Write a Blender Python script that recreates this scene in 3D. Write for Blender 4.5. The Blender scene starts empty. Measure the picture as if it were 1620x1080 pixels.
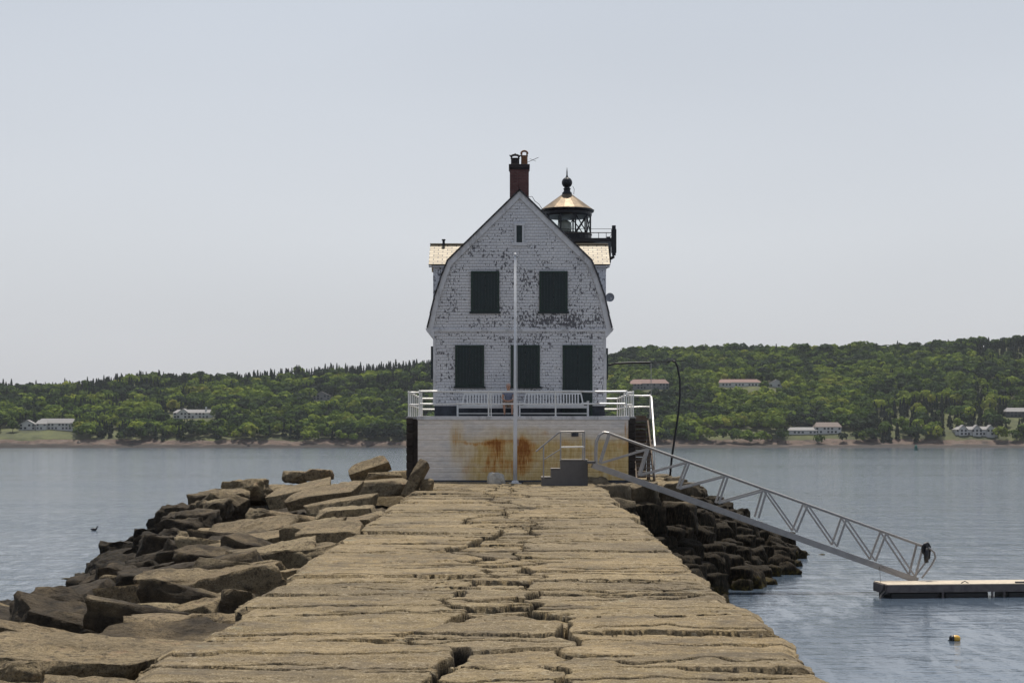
import bpy, bmesh, math, random
import numpy as np
from mathutils import Vector, Matrix, noise as mnoise

S = bpy.context.scene
COL = S.collection
R = math.radians

# ------------------------------------------------------------------ camera, sky, sun, exposure
CZ = 6.1            # camera height above the water
F = 2600.0          # focal length in photograph pixels
HY = 697.0          # horizon row of the photograph
cd = bpy.data.cameras.new("camera")
cam = bpy.data.objects.new("camera", cd)
COL.objects.link(cam)
cam.location = (0, 0, CZ)
cam.rotation_euler = (R(90), 0, 0)
cd.sensor_width = 36
cd.lens = F / 1620 * 36
cd.shift_y = (HY - 540) / 1620
cd.clip_start = 0.5
cd.clip_end = 6000
S.camera = cam

SUN_EL, SUN_ROT = R(68), R(4)
w = bpy.data.worlds.new("World")
S.world = w
w.use_nodes = True
nt = w.node_tree
nt.nodes.clear()
out = nt.nodes.new("ShaderNodeOutputWorld")
bg = nt.nodes.new("ShaderNodeBackground")
bg.inputs[1].default_value = 0.1
sky = nt.nodes.new("ShaderNodeTexSky")
sky.sky_type = 'NISHITA'
sky.sun_disc = False
sky.sun_elevation = SUN_EL
sky.sun_rotation = SUN_ROT
sky.dust_density = 3.0
sky.air_density = 1.0
sky.ozone_density = 1.5
# thin high veil that pales the blue: brighter and bluer upwards, milky towards the horizon
geo = nt.nodes.new("ShaderNodeTexCoord")
sep = nt.nodes.new("ShaderNodeSeparateXYZ")
nt.links.new(geo.outputs['Generated'], sep.inputs[0])
ramp = nt.nodes.new("ShaderNodeValToRGB")
ramp.color_ramp.elements[0].position = 0.0
ramp.color_ramp.elements[0].color = (0.60, 0.605, 0.635, 1)
ramp.color_ramp.elements[1].position = 1.0
ramp.color_ramp.elements[1].color = (0.36, 0.42, 0.54, 1)
e = ramp.color_ramp.elements.new(0.12); e.color = (0.665, 0.688, 0.722, 1)
e = ramp.color_ramp.elements.new(0.30); e.color = (0.585, 0.632, 0.70, 1)
nt.links.new(sep.outputs[2], ramp.inputs[0])
# very soft unevenness of the veil
nz = nt.nodes.new("ShaderNodeTexNoise"); nz.inputs['Scale'].default_value = 1.6; nz.inputs['Detail'].default_value = 2
mp = nt.nodes.new("ShaderNodeMapping"); mp.inputs['Scale'].default_value = (1, 1, 3.5)
nt.links.new(geo.outputs['Generated'], mp.inputs[0]); nt.links.new(mp.outputs[0], nz.inputs[0])
mr = nt.nodes.new("ShaderNodeMapRange"); mr.inputs['To Min'].default_value = 9.4; mr.inputs['To Max'].default_value = 10.6
mr.inputs['From Min'].default_value = .3; mr.inputs['From Max'].default_value = .7
nt.links.new(nz.outputs[0], mr.inputs[0])
sc = nt.nodes.new("ShaderNodeVectorMath"); sc.operation = 'SCALE'
nt.links.new(ramp.outputs[0], sc.inputs[0]); nt.links.new(mr.outputs[0], sc.inputs['Scale'])
dimr = nt.nodes.new("ShaderNodeMapRange")      # the hazy sky is brighter on the sun's side
dimr.interpolation_type = 'SMOOTHSTEP'
dimr.inputs['From Min'].default_value = .75; dimr.inputs['From Max'].default_value = -.7
dimr.inputs['To Min'].default_value = 1.0; dimr.inputs['To Max'].default_value = 0.0
nt.links.new(sep.outputs[1], dimr.inputs[0])
tint = nt.nodes.new("ShaderNodeMix"); tint.data_type = 'RGBA'
tint.inputs[6].default_value = (.74, .75, .80, 1); tint.inputs[7].default_value = (1, 1, 1, 1)
nt.links.new(dimr.outputs[0], tint.inputs[0])
sc2 = nt.nodes.new("ShaderNodeVectorMath"); sc2.operation = 'MULTIPLY'
nt.links.new(sc.outputs[0], sc2.inputs[0]); nt.links.new(tint.outputs[2], sc2.inputs[1])
sc = sc2
mx = nt.nodes.new("ShaderNodeMix"); mx.data_type = 'RGBA'
mx.inputs[0].default_value = 0.88
nt.links.new(sky.outputs[0], mx.inputs[6]); nt.links.new(sc.outputs[0], mx.inputs[7])
nt.links.new(mx.outputs[2], bg.inputs[0]); nt.links.new(bg.outputs[0], out.inputs[0])

sl = bpy.data.lights.new("sun", 'SUN')
sl.energy = 4.95
sl.angle = R(0.7)
sl.color = (1.0, 0.93, 0.83)
so = bpy.data.objects.new("sun", sl)
COL.objects.link(so)
sd = Vector((math.sin(SUN_ROT) * math.cos(SUN_EL), math.cos(SUN_ROT) * math.cos(SUN_EL), math.sin(SUN_EL)))
so.rotation_euler = (-sd).to_track_quat('-Z', 'Y').to_euler()
so.location = (0, 40, 60)

S.view_settings.view_transform = 'Standard'
S.view_settings.look = 'None'
S.view_settings.exposure = 0.0
S.view_settings.gamma = 1.0
S.render.resolution_x, S.render.resolution_y = 1024, 682
S.cycles.volume_bounces = 0
S.cycles.max_bounces = 12
S.cycles.transmission_bounces = 12
S.cycles.diffuse_bounces = 4

# ------------------------------------------------------------------ helpers
rng = random.Random(7)
nr = np.random.default_rng(11)

def P(px, py, d):
    """point of the world that stands d metres out and shows at photograph pixel (px, py)"""
    return Vector(((px - 810) / F * d, d, CZ - (py - HY) / F * d))

def X(px, d): return (px - 810) / F * d
def Z(py, d): return CZ - (py - HY) / F * d

def tag(o, label=None, cat=None, group=None, kind=None):
    if label: o['label'] = label
    if cat: o['category'] = cat
    if group: o['group'] = group
    if kind: o['kind'] = kind
    return o

def empty(name, loc=(0, 0, 0), rz=0):
    o = bpy.data.objects.new(name, None)
    COL.objects.link(o)
    o.location = loc
    o.rotation_euler = (0, 0, rz)
    o.empty_display_size = .3
    return o

class MB:
    def __init__(s):
        s.v = []; s.f = []
    def add(s, vs, fs):
        n = len(s.v)
        s.v += [tuple(p) for p in vs]
        s.f += [tuple(i + n for i in f) for f in fs]
        return s
    def box(s, x0, x1, y0, y1, z0, z1):
        vs = [(x0,y0,z0),(x1,y0,z0),(x1,y1,z0),(x0,y1,z0),(x0,y0,z1),(x1,y0,z1),(x1,y1,z1),(x0,y1,z1)]
        return s.add(vs, [(0,3,2,1),(4,5,6,7),(0,1,5,4),(1,2,6,5),(2,3,7,6),(3,0,4,7)])
    def bar(s, a, b, wx, wz, up=(0, 0, 1)):
        """rectangular bar from a to b, wx wide and wz high"""
        a = Vector(a); b = Vector(b); t = (b - a).normalized()
        up = Vector(up)
        if abs(t.dot(up)) > .98: up = Vector((0, 1, 0))
        sdv = t.cross(up).normalized(); u2 = sdv.cross(t).normalized()
        vs = []
        for p in (a, b):
            for i, j in ((-1,-1),(1,-1),(1,1),(-1,1)):
                vs.append(p + sdv * i * wx / 2 + u2 * j * wz / 2)
        return s.add(vs, [(3,2,1,0),(4,5,6,7),(0,1,5,4),(1,2,6,5),(2,3,7,6),(3,0,4,7)])
    def tube(s, pts, r, n=10, closed=False, caps=True):
        pts = [Vector(p) for p in pts]
        rs = r if isinstance(r, (list, tuple)) else [r] * len(pts)
        m = len(pts); base = len(s.v); prev = None
        for i, p in enumerate(pts):
            if closed: t = (pts[(i+1) % m] - pts[i-1]).normalized()
            else: t = (pts[min(i+1, m-1)] - pts[max(i-1, 0)]).normalized()
            if prev is None:
                ref = Vector((0,0,1)) if abs(t.z) < .9 else Vector((0,1,0))
                u = t.cross(ref).normalized()
            else:
                u = (prev - t * prev.dot(t)).normalized()
            prev = u; vv = t.cross(u)
            for k in range(n):
                a = 2 * math.pi * k / n
                s.v.append(tuple(p + (u * math.cos(a) + vv * math.sin(a)) * rs[i]))
        rows = m if closed else m - 1
        for i in range(rows):
            for k in range(n):
                a = base + i*n + k; b = base + i*n + (k+1) % n
                c = base + ((i+1) % m)*n + (k+1) % n; d = base + ((i+1) % m)*n + k
                s.f.append((a, b, c, d))
        if caps and not closed:
            s.f.append(tuple(base + k for k in range(n))[::-1])
            s.f.append(tuple(base + (m-1)*n + k for k in range(n)))
        return s
    def lathe(s, prof, c=(0,0,0), n=24, a0=0.0):
        base = len(s.v); m = len(prof)
        for r, z in prof:
            for k in range(n):
                a = 2*math.pi*k/n + a0
                s.v.append((c[0]+r*math.cos(a), c[1]+r*math.sin(a), c[2]+z))
        for i in range(m-1):
            for k in range(n):
                s.f.append((base+i*n+k, base+i*n+(k+1)%n, base+(i+1)*n+(k+1)%n, base+(i+1)*n+k))
        s.f.append(tuple(base+k for k in range(n))[::-1])
        s.f.append(tuple(base+(m-1)*n+k for k in range(n)))
        return s
    def prism(s, poly, y0, y1):
        """polygon of (x, z) pushed from y0 to y1 (anticlockwise seen from -Y)"""
        n = len(poly)
        vs = [(x, y0, z) for x, z in poly] + [(x, y1, z) for x, z in poly]
        fs = [tuple(range(n)), tuple(range(2*n-1, n-1, -1))]
        for i in range(n):
            j = (i+1) % n
            fs.append((i, i+n, j+n, j))
        return s.add(vs, fs)
    def build(s, name, m, parent=None, smooth=False, bevel=0, loc=None):
        me = bpy.data.meshes.new(name)
        me.from_pydata(s.v, [], s.f)
        me.update()
        if smooth:
            me.polygons.foreach_set('use_smooth', [True] * len(me.polygons))
        o = bpy.data.objects.new(name, me)
        COL.objects.link(o)
        if m: me.materials.append(m)
        if parent: o.parent = parent
        if loc: o.location = loc
        if bevel:
            b = o.modifiers.new('bevel', 'BEVEL'); b.width = bevel; b.segments = 2; b.limit_method = 'ANGLE'
        bm = bmesh.new(); bm.from_mesh(me); bmesh.ops.recalc_face_normals(bm, faces=bm.faces); bm.to_mesh(me); bm.free()
        return o

def np_mesh(name, V, Fq, m, parent=None, smooth=False):
    """mesh from an (n,3) array of points and an (m,3|4) array of faces"""
    me = bpy.data.meshes.new(name)
    k = Fq.shape[1]
    me.vertices.add(len(V)); me.vertices.foreach_set('co', np.ascontiguousarray(V, dtype=np.float32).ravel())
    me.loops.add(Fq.size); me.loops.foreach_set('vertex_index', np.ascontiguousarray(Fq, dtype=np.int32).ravel())
    me.polygons.add(len(Fq))
    me.polygons.foreach_set('loop_start', np.arange(0, Fq.size, k, dtype=np.int32))
    me.polygons.foreach_set('loop_total', np.full(len(Fq), k, dtype=np.int32))
    if smooth: me.polygons.foreach_set('use_smooth', np.ones(len(Fq), dtype=bool))
    me.update(calc_edges=True)
    if m: me.materials.append(m)
    o = bpy.data.objects.new(name, me)
    COL.objects.link(o)
    if parent: o.parent = parent
    return o

def grid_faces(nu, nv):
    i, j = np.meshgrid(np.arange(nu-1), np.arange(nv-1), indexing='ij')
    a = (i*nv + j).ravel()
    return np.stack([a, a+nv, a+nv+1, a+1], 1)

# numpy value noise
def _h(ix, iy, seed):
    n = (ix.astype(np.int64)*374761393 + iy.astype(np.int64)*668265263 + seed*1274126177) & 0xffffffff
    n = ((n ^ (n >> 13)) * 1274126177) & 0xffffffff
    n = n ^ (n >> 16)
    return (n & 0xffff) / 65535.0
def vn(x, y, seed=0):
    x = np.asarray(x, dtype=float); y = np.asarray(y, dtype=float) + 0*x; x = x + 0*y
    ix = np.floor(x); iy = np.floor(y); fx = x-ix; fy = y-iy
    fx = fx*fx*(3-2*fx); fy = fy*fy*(3-2*fy)
    a = _h(ix,iy,seed); b = _h(ix+1,iy,seed); c = _h(ix,iy+1,seed); d = _h(ix+1,iy+1,seed)
    return (a*(1-fx)+b*fx)*(1-fy) + (c*(1-fx)+d*fx)*fy
def fbm(x, y, o=4, seed=0):
    s = 0; a = .5; t = 0
    for k in range(o):
        s = s + a*vn(x*2**k, y*2**k, seed+k*17); t += a; a *= .5
    return s/t

# ------------------------------------------------------------------ materials
class N:
    """small node-graph builder"""
    def __init__(s, name):
        s.m = bpy.data.materials.new(name); s.m.use_nodes = True
        s.t = s.m.node_tree; s.b = s.t.nodes['Principled BSDF']
        s.tc = s.t.nodes.new('ShaderNodeTexCoord')
    def n(s, typ, **k):
        x = s.t.nodes.new(typ)
        for a, b in k.items(): setattr(x, a, b)
        return x
    def l(s, a, b): s.t.links.new(a, b)
    def vec(s, scale=(1,1,1), src='Object', rot=(0,0,0)):
        mpn = s.n('ShaderNodeMapping'); mpn.inputs['Scale'].default_value = scale; mpn.inputs['Rotation'].default_value = rot
        if src == 'World':
            g = s.n('ShaderNodeNewGeometry'); s.l(g.outputs['Position'], mpn.inputs[0])
        else: s.l(s.tc.outputs[src], mpn.inputs[0])
        return mpn.outputs[0]
    def noise(s, scale=5, detail=4, rough=.6, vec=None, dist=0):
        x = s.n('ShaderNodeTexNoise'); x.inputs['Scale'].default_value = scale; x.inputs['Detail'].default_value = detail
        x.inputs['Roughness'].default_value = rough; x.inputs['Distortion'].default_value = dist
        s.l(vec if vec is not None else s.tc.outputs['Object'], x.inputs[0]); return x.outputs[0]
    def voro(s, scale=5, vec=None, feature='F1'):
        x = s.n('ShaderNodeTexVoronoi'); x.feature = feature; x.inputs['Scale'].default_value = scale
        s.l(vec if vec is not None else s.tc.outputs['Object'], x.inputs[0]); return x
    def rng(s, v, a, b, c=0, d=1):
        x = s.n('ShaderNodeMapRange'); x.inputs[1].default_value = a; x.inputs[2].default_value = b
        x.inputs[3].default_value = c; x.inputs[4].default_value = d; s.l(v, x.inputs[0]); return x.outputs[0]
    def math(s, op, a, b=None):
        x = s.n('ShaderNodeMath', operation=op)
        for i, q in enumerate((a, b)):
            if q is None: continue
            if isinstance(q, (int, float)): x.inputs[i].default_value = q
            else: s.l(q, x.inputs[i])
        return x.outputs[0]
    def mix(s, f, a, b, blend='MIX'):
        x = s.n('ShaderNodeMix', data_type='RGBA', blend_type=blend)
        for i, q in ((0, f), (6, a), (7, b)):
            if isinstance(q, (int, float)): x.inputs[i].default_value = q
            elif isinstance(q, tuple): x.inputs[i].default_value = (*q[:3], 1)
            else: s.l(q, x.inputs[i])
        return x.outputs[2]
    def ramp(s, v, stops):
        x = s.n('ShaderNodeValToRGB'); cr = x.color_ramp
        cr.elements[0].position, cr.elements[0].color = stops[0][0], (*stops[0][1], 1)
        cr.elements[1].position, cr.elements[1].color = stops[-1][0], (*stops[-1][1], 1)
        for p, c in stops[1:-1]:
            q = cr.elements.new(p); q.color = (*c, 1)
        s.l(v, x.inputs[0]); return x.outputs[0]
    def bump(s, h, strength=.5, dist=.02, prev=None):
        x = s.n('ShaderNodeBump'); x.inputs['Strength'].default_value = strength; x.inputs['Distance'].default_value = dist
        s.l(h, x.inputs['Height'])
        if prev is not None: s.l(prev, x.inputs['Normal'])
        return x.outputs[0]
    def sepz(s, src='Object', axis=2):
        x = s.n('ShaderNodeSeparateXYZ')
        if src == 'World':
            g = s.n('ShaderNodeNewGeometry'); s.l(g.outputs['Position'], x.inputs[0])
        else: s.l(s.tc.outputs[src], x.inputs[0])
        return x.outputs[axis]
    def done(s, col=None, rough=None, nrm=None, metal=None, spec=None):
        for k, q in (('Base Color', col), ('Roughness', rough), ('Metallic', metal), ('Specular IOR Level', spec)):
            if q is None: continue
            if isinstance(q, (int, float)): s.b.inputs[k].default_value = q
            elif isinstance(q, tuple): s.b.inputs[k].default_value = (*q[:3], 1)
            else: s.l(q, s.b.inputs[k])
        if nrm is not None: s.l(nrm, s.b.inputs['Normal'])
        return s.m

def simple(name, c, rough=.6, metal=0, var=.25, scale=6, bump=.1, grime=None):
    g = N(name)
    a = g.noise(scale, 5, .65)
    dark = tuple(q*(1-var) for q in c); light = tuple(min(1, q*(1+var)) for q in c)
    col = g.mix(g.rng(a, .3, .7), dark, light)
    if grime:
        b = g.noise(scale*.35, 4, .7, g.vec((1,1,.35)))
        col = g.mix(g.rng(b, .52, .7), col, grime)
    return g.done(col, rough, g.bump(g.noise(scale*8, 4), bump, .01), metal)

def m_stone_path():
    g = N('granite_paving')
    w1 = g.noise(.55, 3, .6); w2 = g.noise(3.2, 5, .7); w3 = g.noise(45, 3, .7)
    bed = g.noise(5.0, 4, .6, g.vec((.35, 3.0, 1)))
    col = g.ramp(w1, [(.28, (.10,.076,.045)), (.45, (.185,.138,.074)), (.58, (.222,.165,.086)), (.75, (.285,.218,.125))])
    at = g.n('ShaderNodeAttribute', attribute_name='slab')
    col = g.mix(.55, col, g.ramp(at.outputs['Fac'], [(0, (.12,.10,.065)), (.25, (.21,.162,.082)), (.5, (.155,.125,.076)), (.75, (.25,.182,.086)), (1, (.30,.24,.138))]))
    col = g.mix(g.rng(w2, .46, .68), col, (.17,.135,.085))
    col = g.mix(g.rng(bed, .55, .72), col, (.20,.155,.095))
    w4 = g.noise(11, 4, .7)
    col = g.mix(g.rng(w4, .56, .72, 0, .75), col, (.12,.095,.062))
    col = g.mix(g.rng(w4, .44, .3, 0, .6), col, (.46,.40,.29))
    col = g.mix(g.rng(w3, .55, .66, 0, .7), col, (.40,.33,.22))
    col = g.mix(g.rng(w3, .46, .37, 0, .7), col, (.07,.052,.032))
    blot = g.noise(.85, 6, .78, g.vec((.8, 1.5, 1)))
    col = g.mix(g.rng(blot, .50, .64, 0, .75), col, (.095,.078,.056))
    col = g.mix(g.rng(blot, .47, .34, 0, .45), col, (.36,.285,.175))
    pit = g.noise(1, 4, .75, g.vec((7, 34, 20)))
    col = g.mix(g.rng(pit, .55, .66, 0, .8), col, (.055,.042,.027))
    lich = g.noise(1.7, 5, .75)
    col = g.mix(g.rng(lich, .62, .72, 0, .5), col, (.26,.26,.19))
    b = g.bump(w2, .7, .05); b = g.bump(bed, .5, .03, b); b = g.bump(pit, .8, .02, b); b = g.bump(w3, .8, .012, b)
    dt = g.n('ShaderNodeAttribute', attribute_name='joint_dark')
    col = g.mix(g.rng(dt.outputs['Fac'], .15, .8, 0, .93), col, (.022,.017,.012))  # near-black colour in joints and cracks, weaker down the sides of the walk
    return g.done(col, .92, b, spec=.25)

def m_rock(name, tidal=True, warm=0.0):
    """tan granite; where the tide reaches, stained brown, then black and weedy towards the water"""
    g = N(name)
    w1 = g.noise(.9, 3, .6); w2 = g.noise(4.5, 6, .7); w3 = g.noise(38, 3, .7)
    info = g.n('ShaderNodeObjectInfo')
    col = g.ramp(w1, [(.28, (.10,.076,.044)), (.45, (.215,.165,.093)), (.6, (.28,.215,.12)), (.75, (.37,.29,.168))])
    col = g.mix(g.rng(info.outputs['Random'], 0, 1, 0, .6), col, g.ramp(info.outputs['Random'], [(0,(.33,.258,.148)),(.35,(.10,.085,.058)),(.6,(.28,.19,.10)),(1,(.40,.33,.20))]))
    col = g.mix(g.rng(w2, .5, .66, 0, .85), col, (.085,.066,.042))
    col = g.mix(g.rng(g.noise(1.8, 4, .7), .58, .7, 0, .55), col, (.30,.175,.105))
    md = g.noise(9, 6, .8)
    col = g.mix(g.rng(md, .53, .62, 0, .8), col, (.07,.054,.034))
    col = g.mix(g.rng(md, .45, .36, 0, .6), col, (.36,.29,.19))
    col = g.mix(g.rng(w3, .56, .66, 0, .5), col, (.36,.30,.21))
    col = g.mix(g.rng(w3, .45, .36, 0, .7), col, (.05,.04,.028))
    z = g.sepz('World', 2)
    wob = g.math('ADD', z, g.rng(g.noise(.8, 4, .7, g.vec((1,1,1), 'World')), .2, .8, -.9, .9))
    if tidal:
        f1 = g.rng(wob, 4.2, 3.4)
        col = g.mix(f1, col, g.ramp(w2, [(.35, (.022,.017,.011)), (.6, (.07,.053,.033))]))
        f2 = g.rng(wob, 3.2, 2.3)
        col = g.mix(f2, col, g.ramp(g.noise(9, 4, .7), [(.38, (.010,.008,.006)), (.6, (.032,.024,.013)), (.74, (.09,.066,.024))]))
        f3 = g.rng(wob, .75, .25, 0, .4)
        col = g.mix(f3, col, g.ramp(g.noise(7, 4, .7), [(.4, (.03,.024,.01)), (.6, (.14,.11,.03))]))
    b = g.bump(w2, .9, .16); b = g.bump(g.noise(1, 5, .7, g.vec((2.5, 9, 9))), .8, .07, b); b = g.bump(g.noise(13, 5, .75), .8, .05, b); b = g.bump(w3, .7, .018, b)
    return g.done(col, .9, b, spec=.3)

def m_weed():
    g = N('weed_covered_rock')
    st = g.noise(5, 5, .7, g.vec((3.2, 3.2, .45)))
    w2 = g.noise(2.2, 4, .6)
    col = g.ramp(st, [(.34, (.006,.005,.004)), (.54, (.028,.022,.014)), (.74, (.10,.078,.047))])
    z = g.sepz('World', 2)
    wob = g.math('ADD', z, g.rng(g.noise(.9, 3, .6, g.vec((1,1,1), 'World')), .2, .8, -.5, .5))
    col = g.mix(g.rng(wob, 3.3, 4.1), col, g.ramp(w2, [(.3, (.10,.082,.055)), (.7, (.24,.195,.13))]))
    col = g.mix(g.rng(wob, .5, .15, 0, .6), col, g.ramp(g.noise(6, 4, .7), [(.45, (.02,.016,.006)), (.65, (.15,.115,.025))]))
    b = g.bump(st, .9, .1)
    return g.done(col, .85, b, spec=.12)

def m_water():
    g = N('sea_water')
    # ripples: short crests lying mostly across the line of sight, with calmer and rougher lanes
    a = g.noise(1.0, 3, .55, g.vec((.55, 1.25, 1), 'World'), .3)
    b_ = g.noise(1.0, 3, .6, g.vec((2.2, 4.6, 1), 'World', (0,0,.25)), .2)
    c = g.noise(1.0, 2, .5, g.vec((.13, .3, 1), 'World', (0,0,-.15)))
    lane = g.noise(1.0, 3, .55, g.vec((.006, .03, 1), 'World'))
    st = g.rng(lane, .36, .64, .35, 1.0)
    # the lee of the landing float and the breakwater is calmer
    x = g.sepz('World', 0); y = g.sepz('World', 1)
    calm = g.math('MULTIPLY', g.rng(y, 95, 60), g.rng(x, 2, 7))
    st = g.math('MULTIPLY', st, g.rng(calm, 0, 1, 1, .42))
    h = g.math('ADD', g.math('MULTIPLY', a, .55), g.math('ADD', g.math('MULTIPLY', b_, .20), g.math('ADD', g.math('MULTIPLY', c, .9), g.math('MULTIPLY', g.noise(1.0, 3, .6, g.vec((1.2, .7, 1), 'World', (0,0,.5))), .20))))
    bn = g.n('ShaderNodeBump'); bn.inputs['Distance'].default_value = .34
    gust = g.noise(1.0, 5, .75, g.vec((1.3, .30, 1), 'World'), .4)
    st = g.math('MULTIPLY', st, g.rng(gust, .40, .60, .18, 1.0))
    g.l(h, bn.inputs['Height']); g.l(st, bn.inputs['Strength'])
    col = g.mix(g.rng(lane, .3, .7), (.062,.088,.124), (.08,.108,.146))
    g.b.inputs['IOR'].default_value = 1.333
    return g.done(col, .1, bn.outputs[0])

def m_siding():
    """white paint on wooden shingles, flaking to grey wood, worst in a few patches"""
    g = N('peeling_white_shingles')
    mpn = g.n('ShaderNodeSeparateXYZ'); g.l(g.tc.outputs['Object'], mpn.inputs[0])
    cmb = g.n('ShaderNodeCombineXYZ'); g.l(mpn.outputs[0], cmb.inputs[0]); g.l(mpn.outputs[2], cmb.inputs[1])
    br = g.n('ShaderNodeTexBrick'); g.l(cmb.outputs[0], br.inputs[0])
    br.inputs['Scale'].default_value = 1; br.inputs['Brick Width'].default_value = .17; br.inputs['Row Height'].default_value = .137
    br.inputs['Mortar Size'].default_value = .009; br.inputs['Mortar Smooth'].default_value = .2
    br.inputs['Color1'].default_value = (.1,.1,.1,1); br.inputs['Color2'].default_value = (.9,.9,.9,1); br.inputs['Mortar'].default_value = (.5,.5,.5,1)
    white = g.mix(g.rng(br.outputs[0], .1, .9), (.76,.76,.775), (.86,.857,.86))
    white = g.mix(g.rng(g.noise(.7, 3, .6), .4, .7, 0, .5), white, (.62,.63,.66))
    patch = g.noise(.85, 3, .6, g.vec((1, 1, 1.5)))
    flake = g.noise(1, 2, .6, g.vec((12, 4, 7)))
    flake2 = g.noise(1, 2, .6, g.vec((24, 4, 11)))
    at = g.n('ShaderNodeAttribute', attribute_name='wear')
    m = g.math('ADD', g.math('MULTIPLY', patch, .26), g.math('ADD', g.math('MULTIPLY', flake, .52), g.math('MULTIPLY', flake2, .26)))
    m = g.math('ADD', m, g.math('MULTIPLY', br.outputs[0], .13))
    m = g.math('ADD', m, g.math('MULTIPLY', at.outputs['Fac'], .05))
    mask = g.rng(m, .645, .662)
    wood = g.ramp(g.noise(1, 4, .7, g.vec((20, 4, 20))), [(.3, (.08,.08,.09)), (.7, (.25,.25,.265))])
    col = g.mix(mask, white, wood)
    col = g.mix(g.rng(br.outputs[1], .3, .9, 0, .42), col, (.2,.2,.22))
    return g.done(col, .75, g.bump(g.math('SUBTRACT', 1.0, mask), .4, .006), spec=.3)

def m_planks():
    """white painted boards of the landing, stained with rust where the attribute says"""
    g = N('rust_stained_white_boards')
    at = g.n('ShaderNodeAttribute', attribute_name='rust')
    ay = g.n('ShaderNodeAttribute', attribute_name='yellow')
    streak = g.noise(1, 5, .7, g.vec((6, 1, 1.1))); fine = g.noise(1, 4, .75, g.vec((3.0, 1, 9)))
    blot = g.noise(2.4, 4, .65)
    col = g.mix(g.rng(fine, .35, .65), (.68,.62,.55), (.85,.785,.70))
    # grey-green patches of the old repairs low on the left
    col = g.mix(g.rng(g.noise(1.1, 3, .6, g.vec((.7, 1, 1.6))), .52, .7, 0, .4), col, (.44,.45,.45))
    yv = g.math('MULTIPLY', ay.outputs['Fac'], g.rng(blot, .25, .62, .6, 1.0))
    col = g.mix(g.math('MULTIPLY', yv, 1.25), col, g.mix(g.rng(streak, .4, .6), (.56,.38,.14), (.70,.55,.28)))
    rv = g.math('MULTIPLY', at.outputs['Fac'], g.rng(g.noise(1, 6, .8, g.vec((9, 1, .9))), .36, .6, .15, 1.3))
    col = g.mix(g.rng(rv, .15, .58), col, (.54,.28,.085))
    col = g.mix(g.rng(rv, .62, 1.05), col, (.30,.11,.025))
    # scuffs between the boards
    sc1 = g.noise(1, 5, .8, g.vec((2.6, 1, 26)))
    col = g.mix(g.rng(sc1, .635, .665, 0, .85), col, (.10,.09,.08))
    sc2 = g.noise(1, 4, .7, g.vec((.9, 1, 1.2)))
    b = g.bump(fine, .4, .02)
    return g.done(col, .8, b, spec=.3)

def m_roof(name='wood_shingles', c1=(.20,.165,.12), c2=(.36,.31,.24), rough=.42):
    g = N(name)
    br = g.n('ShaderNodeTexBrick'); g.l(g.tc.outputs['UV'], br.inputs[0])
    br.inputs['Scale'].default_value = 1; br.inputs['Brick Width'].default_value = .42; br.inputs['Row Height'].default_value = .19
    br.inputs['Mortar Size'].default_value = .022
    br.inputs['Color1'].default_value = (*c1,1); br.inputs['Color2'].default_value = (*c2,1); br.inputs['Mortar'].default_value = (.03,.025,.02,1)
    return g.done(br.outputs[0], rough, g.bump(br.outputs[1], -.8, .01), spec=.25)

def m_brick(name, c1, c2, mortar, w_=.21, h=.07):
    g = N(name)
    x = g.n('ShaderNodeSeparateXYZ'); g.l(g.tc.outputs['Object'], x.inputs[0])
    cmb = g.n('ShaderNodeCombineXYZ'); g.l(g.math('ADD', x.outputs[0], x.outputs[1]), cmb.inputs[0]); g.l(x.outputs[2], cmb.inputs[1])
    br = g.n('ShaderNodeTexBrick'); g.l(cmb.outputs[0], br.inputs[0])
    br.inputs['Scale'].default_value = 1; br.inputs['Brick Width'].default_value = w_; br.inputs['Row Height'].default_value = h
    br.inputs['Mortar Size'].default_value = .008
    br.inputs['Color1'].default_value = (*c1,1); br.inputs['Color2'].default_value = (*c2,1); br.inputs['Mortar'].default_value = (*mortar,1)
    col = g.mix(g.rng(g.noise(2.5, 4, .7), .45, .7, 0, .6), br.outputs[0], tuple(q*.5 for q in c1))
    return g.done(col, .85, g.bump(br.outputs[1], -.6, .008))

M = {}
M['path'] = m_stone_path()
M['rock'] = m_rock('tidal_granite')
M['rock_dry'] = m_rock('weathered_granite', False)
M['weed'] = m_weed()
M['water'] = m_water()
M['siding'] = m_siding()
M['planks'] = m_planks()
M['shingle_roof'] = m_roof('wood_shingles', (.36,.285,.17), (.60,.50,.33), .55)
M['ridge_wood'] = simple('ridge_cap_wood', (.40,.34,.24), .6, 0, .2, 6, .1)
M['dark_roof'] = m_roof('dark_roof_shingles', (.05,.05,.055), (.09,.09,.10), .6)
M['chimney_brick'] = m_brick('dark_red_brick', (.105,.035,.03), (.15,.055,.045), (.13,.10,.09))
M['tower_brick'] = m_brick('tower_brick', (.13,.05,.04), (.18,.075,.055), (.22,.19,.17))
M['trim'] = simple('weathered_white_trim', (.62,.61,.60), .6, 0, .12, 5, .1, (.30,.29,.28))
M['shutter'] = simple('dark_green_shutter_paint', (.0105,.021,.020), .5, 0, .25, 4, .1)
M['shutter_frame'] = simple('dark_green_frame_paint', (.010,.028,.018), .45, 0, .3, 6, .1)
M['white_metal'] = simple('white_painted_steel', (.78,.77,.73), .32, 0, .06, 9, .05, (.55,.50,.42))
M['white_wood'] = simple('white_painted_bench_wood', (.72,.71,.68), .5, 0, .1, 8, .1)
M['pole_paint'] = simple('white_pole_paint', (.66,.67,.68), .4, 0, .08, 4, .05, (.52,.50,.46))
M['black_metal'] = simple('black_lantern_iron', (.010,.010,.014), .45, .2, .3, 5, .1)
M['dark_pier'] = simple('dark_pier_stone', (.045,.036,.03), .9, 0, .6, 2.2, .8)
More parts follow.
